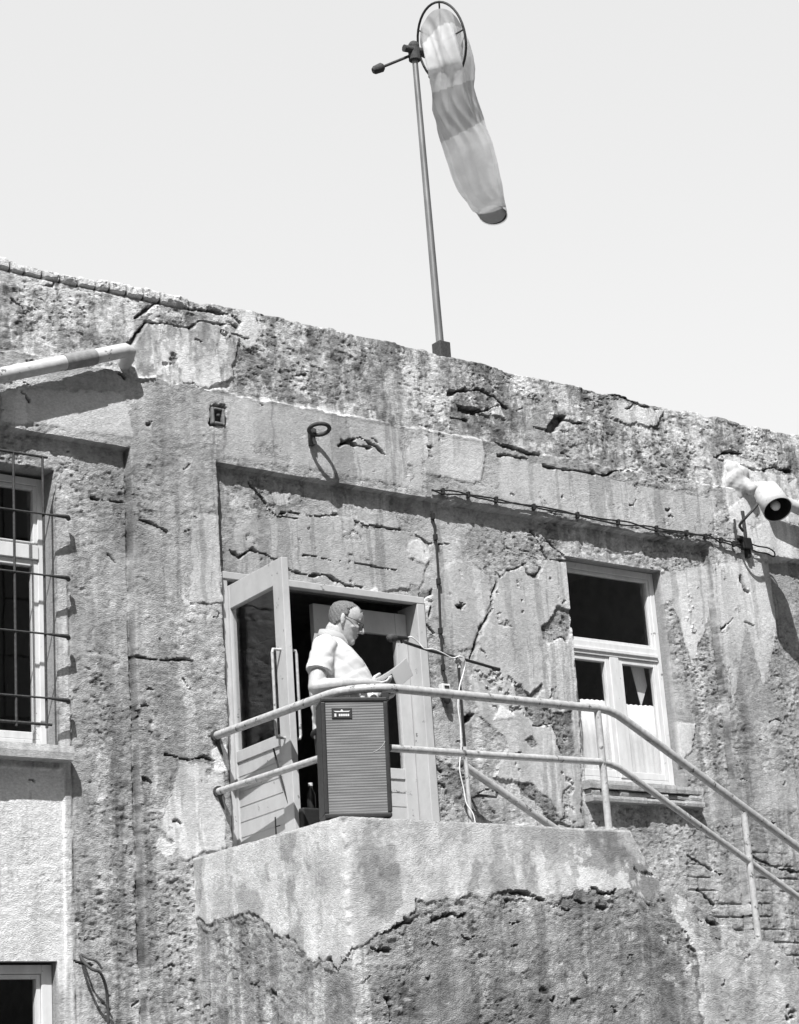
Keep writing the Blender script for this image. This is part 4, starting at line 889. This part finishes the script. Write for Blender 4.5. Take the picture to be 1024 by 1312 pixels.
a2 = n.new('ShaderNodeMath'); a2.operation = 'MULTIPLY_ADD'; a2.inputs[1].default_value = 3.2; L.new(nn.outputs[0], a2.inputs[0]); L.new(nb_.outputs[0], a2.inputs[2]); L.new(a2.outputs[0], ad.inputs[2])
mr = n.new('ShaderNodeMapRange'); mr.inputs['From Min'].default_value = .9; mr.inputs['From Max'].default_value = 3.1; mr.inputs['To Min'].default_value = .06; mr.inputs['To Max'].default_value = .22; L.new(ad.outputs[0], mr.inputs[0]); L.new(mr.outputs[0], b.inputs['Base Color'])
bp = n.new('ShaderNodeBump'); bp.inputs['Distance'].default_value = .0006; L.new(sn.outputs[0], bp.inputs['Height']); L.new(bp.outputs[0], b.inputs['Normal'])
m_ = MB(); sbx(m_, -hw_+e, hw_-e, .006, .0119, e, HS-e); gc_ = m_.build('grille_cloth', gm, sp_)
# woofer ring faintly pushed out through the cloth
cc = base_c+wv*.055-nf*.0055+Vector((0, 0, HS*.70))
m_ = MB(); m_.tube([cc+.105*(math.cos(a)*wv+math.sin(a)*Vector((0, 0, 1))) for a in np.linspace(-1.25, .45, 14)], .0016, 6); m_.build('ring_mark', mat('worn_cloth', .42, .7), sp_)
bd0 = base_c+wv*(-hw_+.105)-nf*.004+Vector((0, 0, HS-.082)); Z3 = Vector((0, 0, 1))
bdg = MB().obox(bd0, wv*.052, nf*.003, Z3*.027).build('badge', 'black', sp_, bevel=.002)
m_ = MB(); q = bd0+nf*.0045
m_.add([q-wv*.043+Z3*.012, q-wv*.034+Z3*.006, q+wv*.034+Z3*.006, q+wv*.043+Z3*.012, q+wv*.008+Z3*.011, q+wv*.001+Z3*.019, q-wv*.003+Z3*.019, q-wv*.008+Z3*.011], [(0, 1, 2, 3, 4, 5, 6, 7)])
for s_, w0 in ((-.034, .005), (-.012, .0045), (-.001, .0045), (.010, .0045), (.021, .0045), (.032, .0045)): m_.obox(q+wv*s_-Z3*.010, wv*w0, nf*.0004, Z3*(.006 if w0 < .005 else .008))
m_.build('emblem', 'white', bdg)
for s_ in (-1, 1):
    for dpt in (.05, .17): MB().tube([base_c+wv*s_*(hw_-.05)-nf*dpt-Z3*.014, base_c+wv*s_*(hw_-.05)-nf*dpt], .014, 10).build('foot', 'black', sp_)
sp_.rotation_mode = 'QUATERNION'; sp_.rotation_quaternion = Quaternion(nf, R(-1.2)); TM = Matrix.Translation(Vector((fm.x, fm.y, BZ))) @ Quaternion(nf, R(-1.2)).to_matrix().to_4x4() @ Matrix.Translation(-Vector((fm.x, fm.y, BZ)))
# cup and small glass standing on the cabinet
tz = base_c+Z3*HS
def cup(name, label, u, d, h, r, m, cat):
    c = TM @ (tz+wv*u-nf*d)
    prof = [(r*.9, 0), (r*.93, h*.5), (r, h), (r*.92, h), (r*.85, h*.5), (r*.8, .006)]
    m_ = MB(); m_.loft([[c+Vector((p[0]*math.cos(2*math.pi*k/20), p[0]*math.sin(2*math.pi*k/20), p[1])) for k in range(20)] for p in prof]); o = m_.build(name, m, origin=c); tag(o, label, cat); return o
cup('white_cup', 'white cup standing on top of the loudspeaker, left of the drinking glass', .03, .165, .075, .032, 'ceramic', 'cup')
cup('drinking_glass', 'small pale drinking glass on top of the loudspeaker, right of the cup', .125, .165, .065, .03, 'ceramic', 'glass')
m_ = MB(); c = TM @ (tz+wv*.175-nf*.10); m_.obox(c+Z3*.022, wv*.018, nf*.03, Z3*.022); tag(m_.build('small_box', 'black', origin=c, bevel=.003), 'small black box on top of the loudspeaker beside the glass', 'box')

# ================================================================== MICROPHONE STAND
my = -.9; mtop = on(588, 846, my); mx = mtop.x-.005
mst = empty('microphone_stand', (mx, my, 1.24), 'microphone boom stand with a thin shaft behind the balcony railing', 'microphone stand')
MB().tube([(mx, my, 1.34), (mx, my, 2.12)], .0125, 12).build('lower_tube', 'rail', mst); MB().tube([(mx, my, 2.10), (mx, my, mtop.z)], .008, 10).build('upper_tube', 'blackmetal', mst)
MB().tube([(mx, my, 2.085), (mx, my, 2.13)], .019, 12).build('clutch', 'rail', mst)
bl = on(519, 823, my); br = on(640, 858, my)
MB().tube([bl, mtop.lerp(bl, .5)*1.0, mtop+Vector((0, -.01, .01)), br], .0085, 10).build('boom', 'blackmetal', mst)
MB().tube([br-(br-mtop).normalized()*.05, br], .011, 10).build('grip', 'black', mst)
m_ = MB(); m_.tube([mtop+Vector((0, .02, 0)), mtop+Vector((0, -.03, .005))], .019, 12); m_.tube([mtop+Vector((0, 0, -.045)), mtop+Vector((0, 0, -.01))], .013, 10); m_.build('swivel', 'rail', mst)
for a in (R(20), R(140), R(260)):
    MB().tube([(mx, my, 1.42), (mx+.16*math.cos(a), my+.16*math.sin(a), 1.33), (mx+.30*math.cos(a), my+.30*math.sin(a), 1.25)], .008, 8).build('leg', 'blackmetal', mst)
# microphone
mh = on(499, 817.5, my); mtail = on(516, 817.5, my+.01)
mic = empty('microphone', mtail, 'black microphone on the boom in front of the speaking man', 'microphone')
dm = (mh-mtail).normalized(); MB().tube([mtail-dm*.035, mtail, mh-dm*-.0-dm*.045], [.010, .013, .017], 14).build('body', 'blackmetal', mic)
MB().tube([mh-dm*.05, mh-dm*.042, mh-dm*.01, mh+dm*.008, mh+dm*.014], [.017, .0235, .0245, .018, .006], 14).build('head_grille', 'rust', mic)
MB().tube([mtail+Vector((0, 0, -.028)), mtail+dm*.01], .012, 10).build('clip', 'black', mic)
# white cable from microphone along boom and down the stand
P = [mtail-dm*.035, on(527, 816, my-.01), on(536, 823, my-.01), on(544, 831, my-.02), on(556, 832, my-.02), on(568, 837, my-.02), on(580, 843, my-.02), on(590, 841, my-.03), on(596, 848, my-.02), on(594, 862, my-.015), on(589, 880, my-.02), on(587, 905, my-.02), on(590, 930, my-.02), on(591, 958, my-.025), on(589, 985, my-.02), on(594, 1010, my-.02), on(598, 1030, my-.03), on(607, 1045, my-.05), on(612, 1075, my-.06)]
tag(MB().tube(curve_pts(P, 6), .0036, 8).build('microphone_cable', 'wcable', origin=P[0]), 'thin white cable winding down the microphone stand', 'cable')
tag(MB().tube(curve_pts([(6.22, -.45, 2.15), (6.235, -.50, 1.95), (6.25, -.56, 1.75), (6.28, -.62, 1.55), (6.31, -.68, 1.35), (6.5, -.6, 1.255)], 6), .005, 8).build('floor_cable', 'cable', origin=(6.22, -.45, 2.15)), 'thin dark cable hanging down across the lower panel of the open door', 'cable')
# dark case with a bottle, between door leaf and loudspeaker
m_ = MB(); cs = Vector((6.42, -.50, 1.24)); m_.box((cs.x-.16, cs.y-.14, 1.24), (cs.x+.16, cs.y+.14, 1.80)); tag(m_.build('equipment_case', 'black', origin=cs, bevel=.01), 'dark equipment case on the balcony floor beside the open door', 'case')
bt = empty('bottle', (cs.x-.06, cs.y-.08, 1.80), 'small dark bottle with pale cap standing on the equipment case', 'bottle')
c = Vector((cs.x-.06, cs.y-.08, 1.80)); m_ = MB(); m_.loft([[c+Vector((r*math.cos(k*.3927), r*math.sin(k*.3927), h)) for k in range(16)] for r, h in ((.022, .0), (.024, .01), (.024, .08), (.011, .11), (.011, .13))]); m_.build('glass_body', 'blackmetal', bt)
MB().tube([c+Z3*.128, c+Z3*.145], .0125, 12).build('cap', 'ceramic', bt)
# ================================================================== THE MAN
PF = Vector((.81, -.59, 0)).normalized(); PR = Vector((PF.y, -PF.x, 0)); PB0 = Vector((6.428, -.795, 1.215))
PX = Matrix(((PF.x, PR.x, 0, PB0.x), (PF.y, PR.y, 0, PB0.y), (0, 0, 1, PB0.z), (0, 0, 0, 1)))   # local: x forward, y his right, z up
man = empty('person', PB0, 'grey haired man in white short sleeved shirt and spectacles reading papers at the microphone', 'person')
def capsule(m_, P, rad, n=16, flat=None):
    """tapered closed tube with rounded ends; flat = (axis, factor) squashes the section along a direction"""
    P = [Vector(p) for p in P]; a = (P[0]-P[1]).normalized(); b = (P[-1]-P[-2]).normalized()
    Q = [P[0]+a*rad[0]*.85, P[0]+a*rad[0]*.5]+P+[P[-1]+b*rad[-1]*.5, P[-1]+b*rad[-1]*.85]; rr = [rad[0]*.45, rad[0]*.86]+list(rad)+[rad[-1]*.86, rad[-1]*.45]
    t = MB(); t.tube(Q, rr, n)
    if flat:
        ax, k = Vector(flat[0]).normalized(), flat[1]; c0 = sum(P, Vector())/len(P)
        def nearest(v):
            best = None
            for i in range(len(Q)-1):
                d = Q[i+1]-Q[i]; u = max(0, min(1, (v-Q[i]).dot(d)/d.length_squared)); q = Q[i]+d*u
                if best is None or (v-q).length < best[0]: best = ((v-q).length, q)
            return best[1]
        t.v = [tuple(Vector(v)-ax*((Vector(v)-nearest(Vector(v))).dot(ax))*(1-k)) for v in t.v]
    # weld caps: keep closed by reusing the tube's own vertices
    k_ = len(Q); V = t.v[:k_*n]; F = t.f[:(k_-1)*n]+[tuple(range(n))[::-1], tuple((k_-1)*n+j for j in range(n))]
    m_.add(V, F, True)
def remesh(m_, name, material, parent, voxel, smooth=3, xf=PX, disp=None):
    me = bpy.data.meshes.new('tmp'); me.from_pydata(m_.v, [], m_.f)
    bm = bmesh.new(); bm.from_mesh(me)
    bmesh.ops.recalc_face_normals(bm, faces=bm.faces); bm.to_mesh(me); bm.free()
    ob = bpy.data.objects.new('tmp', me); COL.objects.link(ob)
    md = ob.modifiers.new('r', 'REMESH'); md.mode = 'VOXEL'; md.voxel_size = voxel; md.use_smooth_shade = True
    sm = ob.modifiers.new('s', 'SMOOTH'); sm.iterations = smooth; sm.factor = .5
    dg = bpy.context.evaluated_depsgraph_get(); out = bpy.data.meshes.new_from_object(ob.evaluated_get(dg)); out.name = name
    COL.objects.unlink(ob); bpy.data.objects.remove(ob)
    if disp:
        out.update(); nr = [v.normal.copy() for v in out.vertices]
        for v, n_ in zip(out.vertices, nr): v.co += n_*disp(v.co)
    out.transform(xf); out.polygons.foreach_set('use_smooth', [True]*len(out.polygons)); out.materials.clear()
    return place(name, out, M[material], parent)
# ---- head shape in head space: x forward, y his right, z up, origin between the ears
HX = Matrix.Translation((.058, 0, 1.572)) @ Matrix.Rotation(R(23), 4, 'Y') @ Matrix.Scale(.97, 4)
PROF = [(-.120, .050, .022, .016), (-.112, .074, .000, .034), (-.100, .086, -.020, .044), (-.086, .089, -.036, .051), (-.070, .082, -.052, .058), (-.056, .086, -.062, .062), (-.040, .086, -.072, .066),
        (-.020, .086, -.084, .0705), (0, .083, -.094, .073), (.015, .084, -.098, .075), (.030, .092, -.101, .0765), (.045, .093, -.102, .077), (.065, .087, -.099, .075), (.085, .073, -.089, .067), (.102, .050, -.070, .052), (.113, .024, -.042, .033), (.118, .002, -.016, .012)]
def head_pt(u, a, off=0.0):
    i = [p[0] for p in PROF]; fr = np.interp(u, i, [p[1] for p in PROF])+off; bk = np.interp(u, i, [p[2] for p in PROF])-off; hw = np.interp(u, i, [p[3] for p in PROF])+off
    c, s_ = math.cos(a), math.sin(a); c = math.copysign(abs(c)**.9, c); s_ = math.copysign(abs(s_)**.86, s_)
    mid = -.006; return Vector((mid+(fr-mid)*c if c > 0 else mid+(mid-bk)*c, hw*s_, u))
def hx(p): return HX @ Vector(p)
b = MB()
us = np.concatenate([np.linspace(-.120, -.1, 4), np.linspace(-.09, .09, 22), np.linspace(.098, .118, 6)])
b.loft([[hx(head_pt(u, 2*math.pi*k/36)) for k in range(36)] for u in us])
capsule(b, [hx((.084, 0, .026)), hx((.098, 0, .002)), hx((.110, 0, -.022))], [.0075, .0095, .0125], 12)      # nose
for s_ in (-1, 1):
    b.ball(hx((.096, s_*.012, -.026)), (.010, .007, .008)); capsule(b, [hx((.082, s_*.012, .030)), hx((.076, s_*.044, .030))], [.009, .007], 10)       # nostrils, brow
    capsule(b, [hx((.072, s_*.030, -.014)), hx((.050, s_*.052, -.022))], [.015, .013], 10)          # cheek
    m0 = MB(); m0.ball((0, 0, 0), (.015, .0075, .032), 14, 10); q = Matrix.Translation(hx((-.014, s_*.079, .000))) @ Matrix.Rotation(R(12), 4, 'Y') @ Matrix.Rotation(R(-18*s_), 4, 'Z')
    b.add([q @ Vector(v) for v in m0.v], m0.f, True)                                                # ear
    b.ball(hx((-.010, s_*.080, -.026)), (.008, .006, .010))
capsule(b, [hx((.080, .022, -.050)), hx((.089, 0, -.049)), hx((.080, -.022, -.050))], [.005, .0065, .005], 10)
capsule(b, [hx((.078, .018, -.062)), hx((.086, 0, -.062)), hx((.078, -.018, -.062))], [.005, .0065, .005], 10)
capsule(b, [hx((.070, .014, -.094)), hx((.070, -.014, -.094))], [.018, .018], 12)                   # chin
capsule(b, [(-.050, 0, 1.40), (-.020, 0, 1.455), hx((-.030, 0, -.055))], [.075, .064, .062], 18)    # neck
capsule(b, [(-.020, 0, 1.46), hx((.020, 0, -.090))], [.052, .042], 16)                              # jowl
# torso under the clothes, legs
b.loft([[(cf+rf*math.cos(t), rs*math.sin(t), z) for t in np.linspace(0, 2*math.pi, 28, endpoint=False)] for z, cf, rf, rs in ((.86, 0, .12, .15), (1.0, .015, .14, .17), (1.2, .0, .14, .17), (1.34, -.02, .11, .17), (1.42, -.035, .08, .13), (1.45, -.03, .05, .06))])
for s_ in (-1, 1):
    capsule(b, [(0, s_*.09, .90), (.01, s_*.10, .50), (-.01, s_*.10, .10)], [.085, .055, .04], 14)
    capsule(b, [(-.02, s_*.10, .05), (.14, s_*.115, .035)], [.04, .032], 12)
RA = [(-.060, .175, 1.405), (-.120, .262, 1.165), (.010, .245, 1.175), (.120, .185, 1.188)]
LA = [(-.045, -.175, 1.405), (-.060, -.262, 1.175), (.060, -.235, 1.180), (.165, -.170, 1.200)]
for A in (RA, LA):
    A = [Vector(p) for p in A]
    capsule(b, [A[0], A[0].lerp(A[1], .5), A[1]], [.055, .049, .042], 16); capsule(b, [A[1], A[1].lerp(A[2], .45), A[2], A[3]], [.043, .046, .038, .026], 16, flat=((0, 0, 1), .92))
PC = Vector((.302, .010, 1.236)); pu = Vector((.86, 0, .51)).normalized(); pn = Vector((-.51, 0, .86)).normalized(); pv = Vector((0, 1, 0)); pv2 = (Vector((-.22, .93, .20))); pv2 = (pv2-pu*pv2.dot(pu)*.6).normalized()
def hand(w, s_):
    """palm under the lower corner of the sheets, four fingers curling beneath, the thumb on top"""
    w = Vector(w); c = PC-pu*.085+pv2*s_*.085-pn*.018; d = (c-w).normalized(); side = Vector((0, 1, 0))*s_
    capsule(b, [w, w.lerp(c, .6)], [.026, .028], 14); k0 = c-pn*.010
    capsule(b, [w.lerp(c, .55)-side*.012, c-side*.012], [.019, .020], 12, flat=(pn, .75)); capsule(b, [w.lerp(c, .55)+side*.014, c+side*.014], [.018, .019], 12, flat=(pn, .75))
    for i, (off, L_) in enumerate(((-.030, .070), (-.010, .078), (.010, .072), (.029, .058))):
        r_ = .0088-.0006*abs(i-1); k = c+side*off+pu*.012-pn*.004; dirf = (pu*.9-side*.35*0-side*.15+pv*0).normalized()
        p1 = k+dirf*L_*.42-pn*.006; p2 = p1+(dirf*.9+pn*.25).normalized()*L_*.32; p3 = p2+(dirf*.6+pn*.55).normalized()*L_*.22
        capsule(b, [k, p1], [r_*1.15, r_], 10); capsule(b, [p1, p2], [r_, r_*.95], 10); capsule(b, [p2, p3], [r_*.95, r_*.85], 10)
    t0 = w.lerp(c, .70)-side*.022+pn*.010; t1 = t0-side*.014+pn*.026+pu*.024; t2 = t1+pu*.034+pn*.000
    capsule(b, [t0, t1], [.0135, .0115], 10); capsule(b, [t1, t2], [.0115, .0095], 10)
hand(RA[3], 1); hand(LA[3], -1)
body = remesh(b, 'body', 'skin', man, .0042, 2)
# ---- hair: combed back, receding, darker at the sides
hv, hf = [], []; NA, NU = 72, 44
def hair_on(a, u):
    x = head_pt(u, a).x; top = u > .078; line = .030-.50*max(0, u-.03) if u < .085 else .024+.10*(u-.085)*3
    n_ = .006*math.sin(a*9+u*160)
    lim = float(np.interp(u, [-.074, -.03, 0, .03, .06, .09, .118], [-.055, -.038, -.018, .004, .002, .018, .060]))
    if u > .062 and abs(math.sin(a)) < .62: lim = max(lim, .072)
    return x < lim+n_ and u > -.074
for i in range(NU):
    u = -.078+(.1175+.078)*i/(NU-1)
    for j in range(NA):
        a = 2*math.pi*j/NA; thick = .0015+.0065*min(1, max(0, (.5-math.cos(a))*1.2))*(1 if u < .09 else .6)+.0012*math.sin(a*41+u*60)+.0012*math.sin(a*17-u*210)
        hv.append(hx(head_pt(u, a, thick)))
for i in range(NU-1):
    for j in range(NA):
        if hair_on(2*math.pi*(j+.5)/NA, -.078+(.1955)*(i+.5)/(NU-1)): hf.append((i*NA+j, i*NA+(j+1) % NA, (i+1)*NA+(j+1) % NA, (i+1)*NA+j))
hv.append(hx((0, 0, .126))); hf += [((NU-1)*NA+j, (NU-1)*NA+(j+1) % NA, len(hv)-1) for j in range(NA) if head_pt(.117, 2*math.pi*j/NA).x < .05]
m_ = MB(); m_.add(hv, hf, True); hair = m_.build('hair', 'hair', man, xf=PX); so_m = hair.modifiers.new('t', 'SOLIDIFY'); so_m.thickness = .004; so_m.offset = -1
# ---- spectacles, eyes
gw = MB()
for s_ in (-1, 1):
    gw.tube([hx((-.012, s_*.083, .004)), hx((.0, s_*.082, .016)), hx((.05, s_*.078, .014)), hx((.098, s_*.060, .010))], .0018, 6)
    gw.tube([hx((.103-.012*abs(math.cos(t))*0, s_*(.033)+.025*math.cos(t), .000+.016*math.sin(t))) for t in np.linspace(0, 2*math.pi, 21)], .0018, 6, cap=False)
gw.tube([hx((.103, -.009, .004)), hx((.107, 0, .007)), hx((.103, .009, .004))], .0018, 6)
m_ = MB(); m_.tube([hx((.074, -.026, -.0555)), hx((.0885, -.010, -.0555)), hx((.0905, 0, -.0555)), hx((.0885, .010, -.0555)), hx((.074, .026, -.0565))], .0022, 6); m_.build('lips', 'hair', body, xf=PX)
gl_ = gw.build('spectacles', 'blackmetal', man, xf=PX)
for s_ in (-1, 1):
    m_ = MB(); m_.ball(hx((.078, s_*.031, .008)), (.010, .011, .007)); m_.build('eye', 'lens', body, xf=PX)
# ---- shirt
s = MB()
SH = [(.90, .015, .150, .185), (1.00, .025, .168, .198), (1.10, .026, .178, .205), (1.20, .020, .178, .207), (1.28, .006, .168, .206), (1.35, -.010, .148, .205), (1.405, -.026, .122, .190), (1.445, -.034, .092, .140), (1.475, -.030, .072, .090), (1.49, -.024, .062, .070)]
zz = np.linspace(.90, 1.49, 30); g_i = lambda z, k: float(np.interp(z, [r_[0] for r_ in SH], [r_[k] for r_ in SH]))
s.loft([[(g_i(z, 1)+g_i(z, 2)*math.copysign(abs(math.cos(t))**.9, math.cos(t)), g_i(z, 3)*math.copysign(abs(math.sin(t))**.85, math.sin(t)), z) for t in np.linspace(0, 2*math.pi, 44, endpoint=False)] for z in zz])
for A in (RA, LA):
    A = [Vector(p) for p in A]; e_ = A[0].lerp(A[1], .66)
    capsule(s, [A[0]+Vector((0, -.05*math.copysign(1, A[0].y), .0)), A[0], A[0].lerp(A[1], .35)], [.062, .068, .068], 20)
    q0, q1 = A[0].lerp(A[1], .25), e_; dq = (q1-q0).normalized(); s.tube([q0, q1-dq*.02, q1], [.069, .070, .073], 22)
def wrinkle(p):
    x, y, z = p
    w = .0035*math.sin(34*z+9*x+5*y+2*math.sin(12*y))*max(0, min(1, (1.33-z)/.15))+.003*math.sin(60*(x+.6*z)+8*y)*(1 if y > .12 else .4)
    w += .0015*math.sin(95*z-22*x+3*math.sin(30*y))
    c1 = 1-abs(math.sin(15*(z-.9*x)+1.2*math.sin(9*y)+2*math.sin(5*z))); w -= .0045*c1**2.5*max(0, min(1, (1.42-z)/.1))
    c2_ = 1-abs(math.sin(23*(z+.7*x)+1.5*math.sin(13*y))); w -= .003*c2_**3
    if z < 1.12: w += .006*math.sin(40*math.atan2(y, x)*.35+6*z)
    return w
shirt = remesh(s, 'shirt', 'shirt', man, .0062, 3, disp=wrinkle)
# collar and its two points, placket, buttons, pocket
m_ = MB(); NC = 40; V_ = []
for k in range(NC+1):
    t = math.pi*.06+(2*math.pi-.12*math.pi)*k/NC; c, s_ = math.cos(t), math.sin(t)
    up_ = Vector((-.014+.074*c, .076*s_, 1.508-.018*c+.012*(1-c)*.5)); dn = Vector((-.018+.088*c, .094*s_, 1.462-.024*c)); 
    if c > .82: dn += Vector((.010, .006*math.copysign(1, s_), -.030))
    V_ += [up_, dn, dn+Vector((-.004*c, -.004*s_, 0)), up_+Vector((-.005*c, -.005*s_, -.002))]
F_ = []
for k in range(NC):
    p = 4*k; q = p+4
    for i in range(4): F_.append((p+i, q+i, q+(i+1) % 4, p+(i+1) % 4))
F_ += [(0, 1, 2, 3), (4*NC+3, 4*NC+2, 4*NC+1, 4*NC)]
m_.add(V_, F_, True); m_.build('collar', 'paper', shirt, xf=PX)
def sfront(z, y=0, off=.004):
    r_ = math.sqrt(max(0, 1-(y/g_i(z, 3))**2)); return Vector((g_i(z, 1)+g_i(z, 2)*r_+off, y, z))
for z in (1.40, 1.31, 1.22, 1.13, 1.04):
    p = sfront(z, 0, .006); MB().ball(p, (.003, .0055, .0055), 10, 6).build('button', 'ring' if 0 else 'dark_sheet', shirt, xf=PX)
m_ = MB(); m_.tube([sfront(z, .016, .0015) for z in np.linspace(1.42, .98, 18)], .0022, 6); m_.build('placket', 'shirt', shirt, xf=PX)
# ---- trousers, belt, shoes
t_ = MB()
t_.loft([[(cf+rf*math.cos(t), rs*math.sin(t), z) for t in np.linspace(0, 2*math.pi, 32, endpoint=False)] for z, cf, rf, rs in ((.70, 0, .125, .175), (.80, .005, .145, .19), (.90, .012, .158, .192), (.965, .018, .166, .196), (.985, .018, .164, .194))])
for s_ in (-1, 1): capsule(t_, [(0, s_*.092, .82), (.012, s_*.10, .48), (-.005, s_*.10, .08)], [.100, .080, .064], 18)
tr_ = remesh(t_, 'trousers', 'trousers', man, .011, 2)
m_ = MB(); m_.tube([(.018+.168*math.cos(t), .198*math.sin(t), .965) for t in np.linspace(0, 2*math.pi, 41)], .016, 8, cap=False); m_.build('belt', 'black', tr_, xf=PX)
for s_ in (-1, 1):
    m_ = MB(); capsule(m_, [(-.045, s_*.10, .045), (.06, s_*.108, .045), (.165, s_*.118, .032)], [.045, .047, .036], 16); m_.build('shoe', 'black', man, xf=PX)
# ---- the papers he reads from, with a dark sheet beneath standing in for hand shadow
def sheet(name, off, su, sv, m, t, label, cat, tw=0.0, sh=(0, 0)):
    m_ = MB(); n_ = 10; V_ = []; F_ = []
    for i in range(n_+1):
        u = (i/n_-.5)*2
        for sg in (1, -1):
            for j in (-1, 1):
                V_.append(PX @ (PC+pn*(off+sg*t+.010*u*u)+pu*(su*u+sh[0])+pv2*(sv*j+tw*u+sh[1])))
    for i in range(n_):
        p = 4*i; q = p+4; F_ += [(p, p+1, q+1, q), (p+3, p+2, q+2, q+3), (p, q, q+2, p+2), (p+1, p+3, q+3, q+1)]
    F_ += [(0, 2, 3, 1), (4*n_, 4*n_+1, 4*n_+3, 4*n_+2)]
    m_.add(V_, F_); o = m_.build(name, m, origin=PX @ PC); return tag(o, label, cat)
sheet('paper_stack', .004, .110, .105, 'paper', .0022, 'sheets of white paper held up in the hands of the man', 'papers')
sheet('shade_sheet', -.006, .045, .10, 'dark_sheet', .003, 'dark sheet added under the white sheets in place of hand shadow', 'dark_sheet', sh=(-.045, -.03))


# rough mound of lime mortar round the end of the right hand pipe
m_ = MB()
for px, py, y, r_ in ((934, 604, .045, .085), (940, 614, .035, .10), (950, 608, .03, .07), (946, 622, .01, .075), (956, 622, -.02, .060), (963, 626, -.05, .050), (942, 634, .04, .07), (928, 620, .045, .06), (938, 645, .05, .055)): m_.ball(on(px, py, y), (r_, r_*.8, r_))
from mathutils import noise as _nz
remesh(m_, 'mortar_collar', 'white2', o_p, .009, 2, xf=Matrix.Identity(4), disp=lambda p: .010*_nz.fractal(Vector(p)*11, 1.0, 2.0, 4))
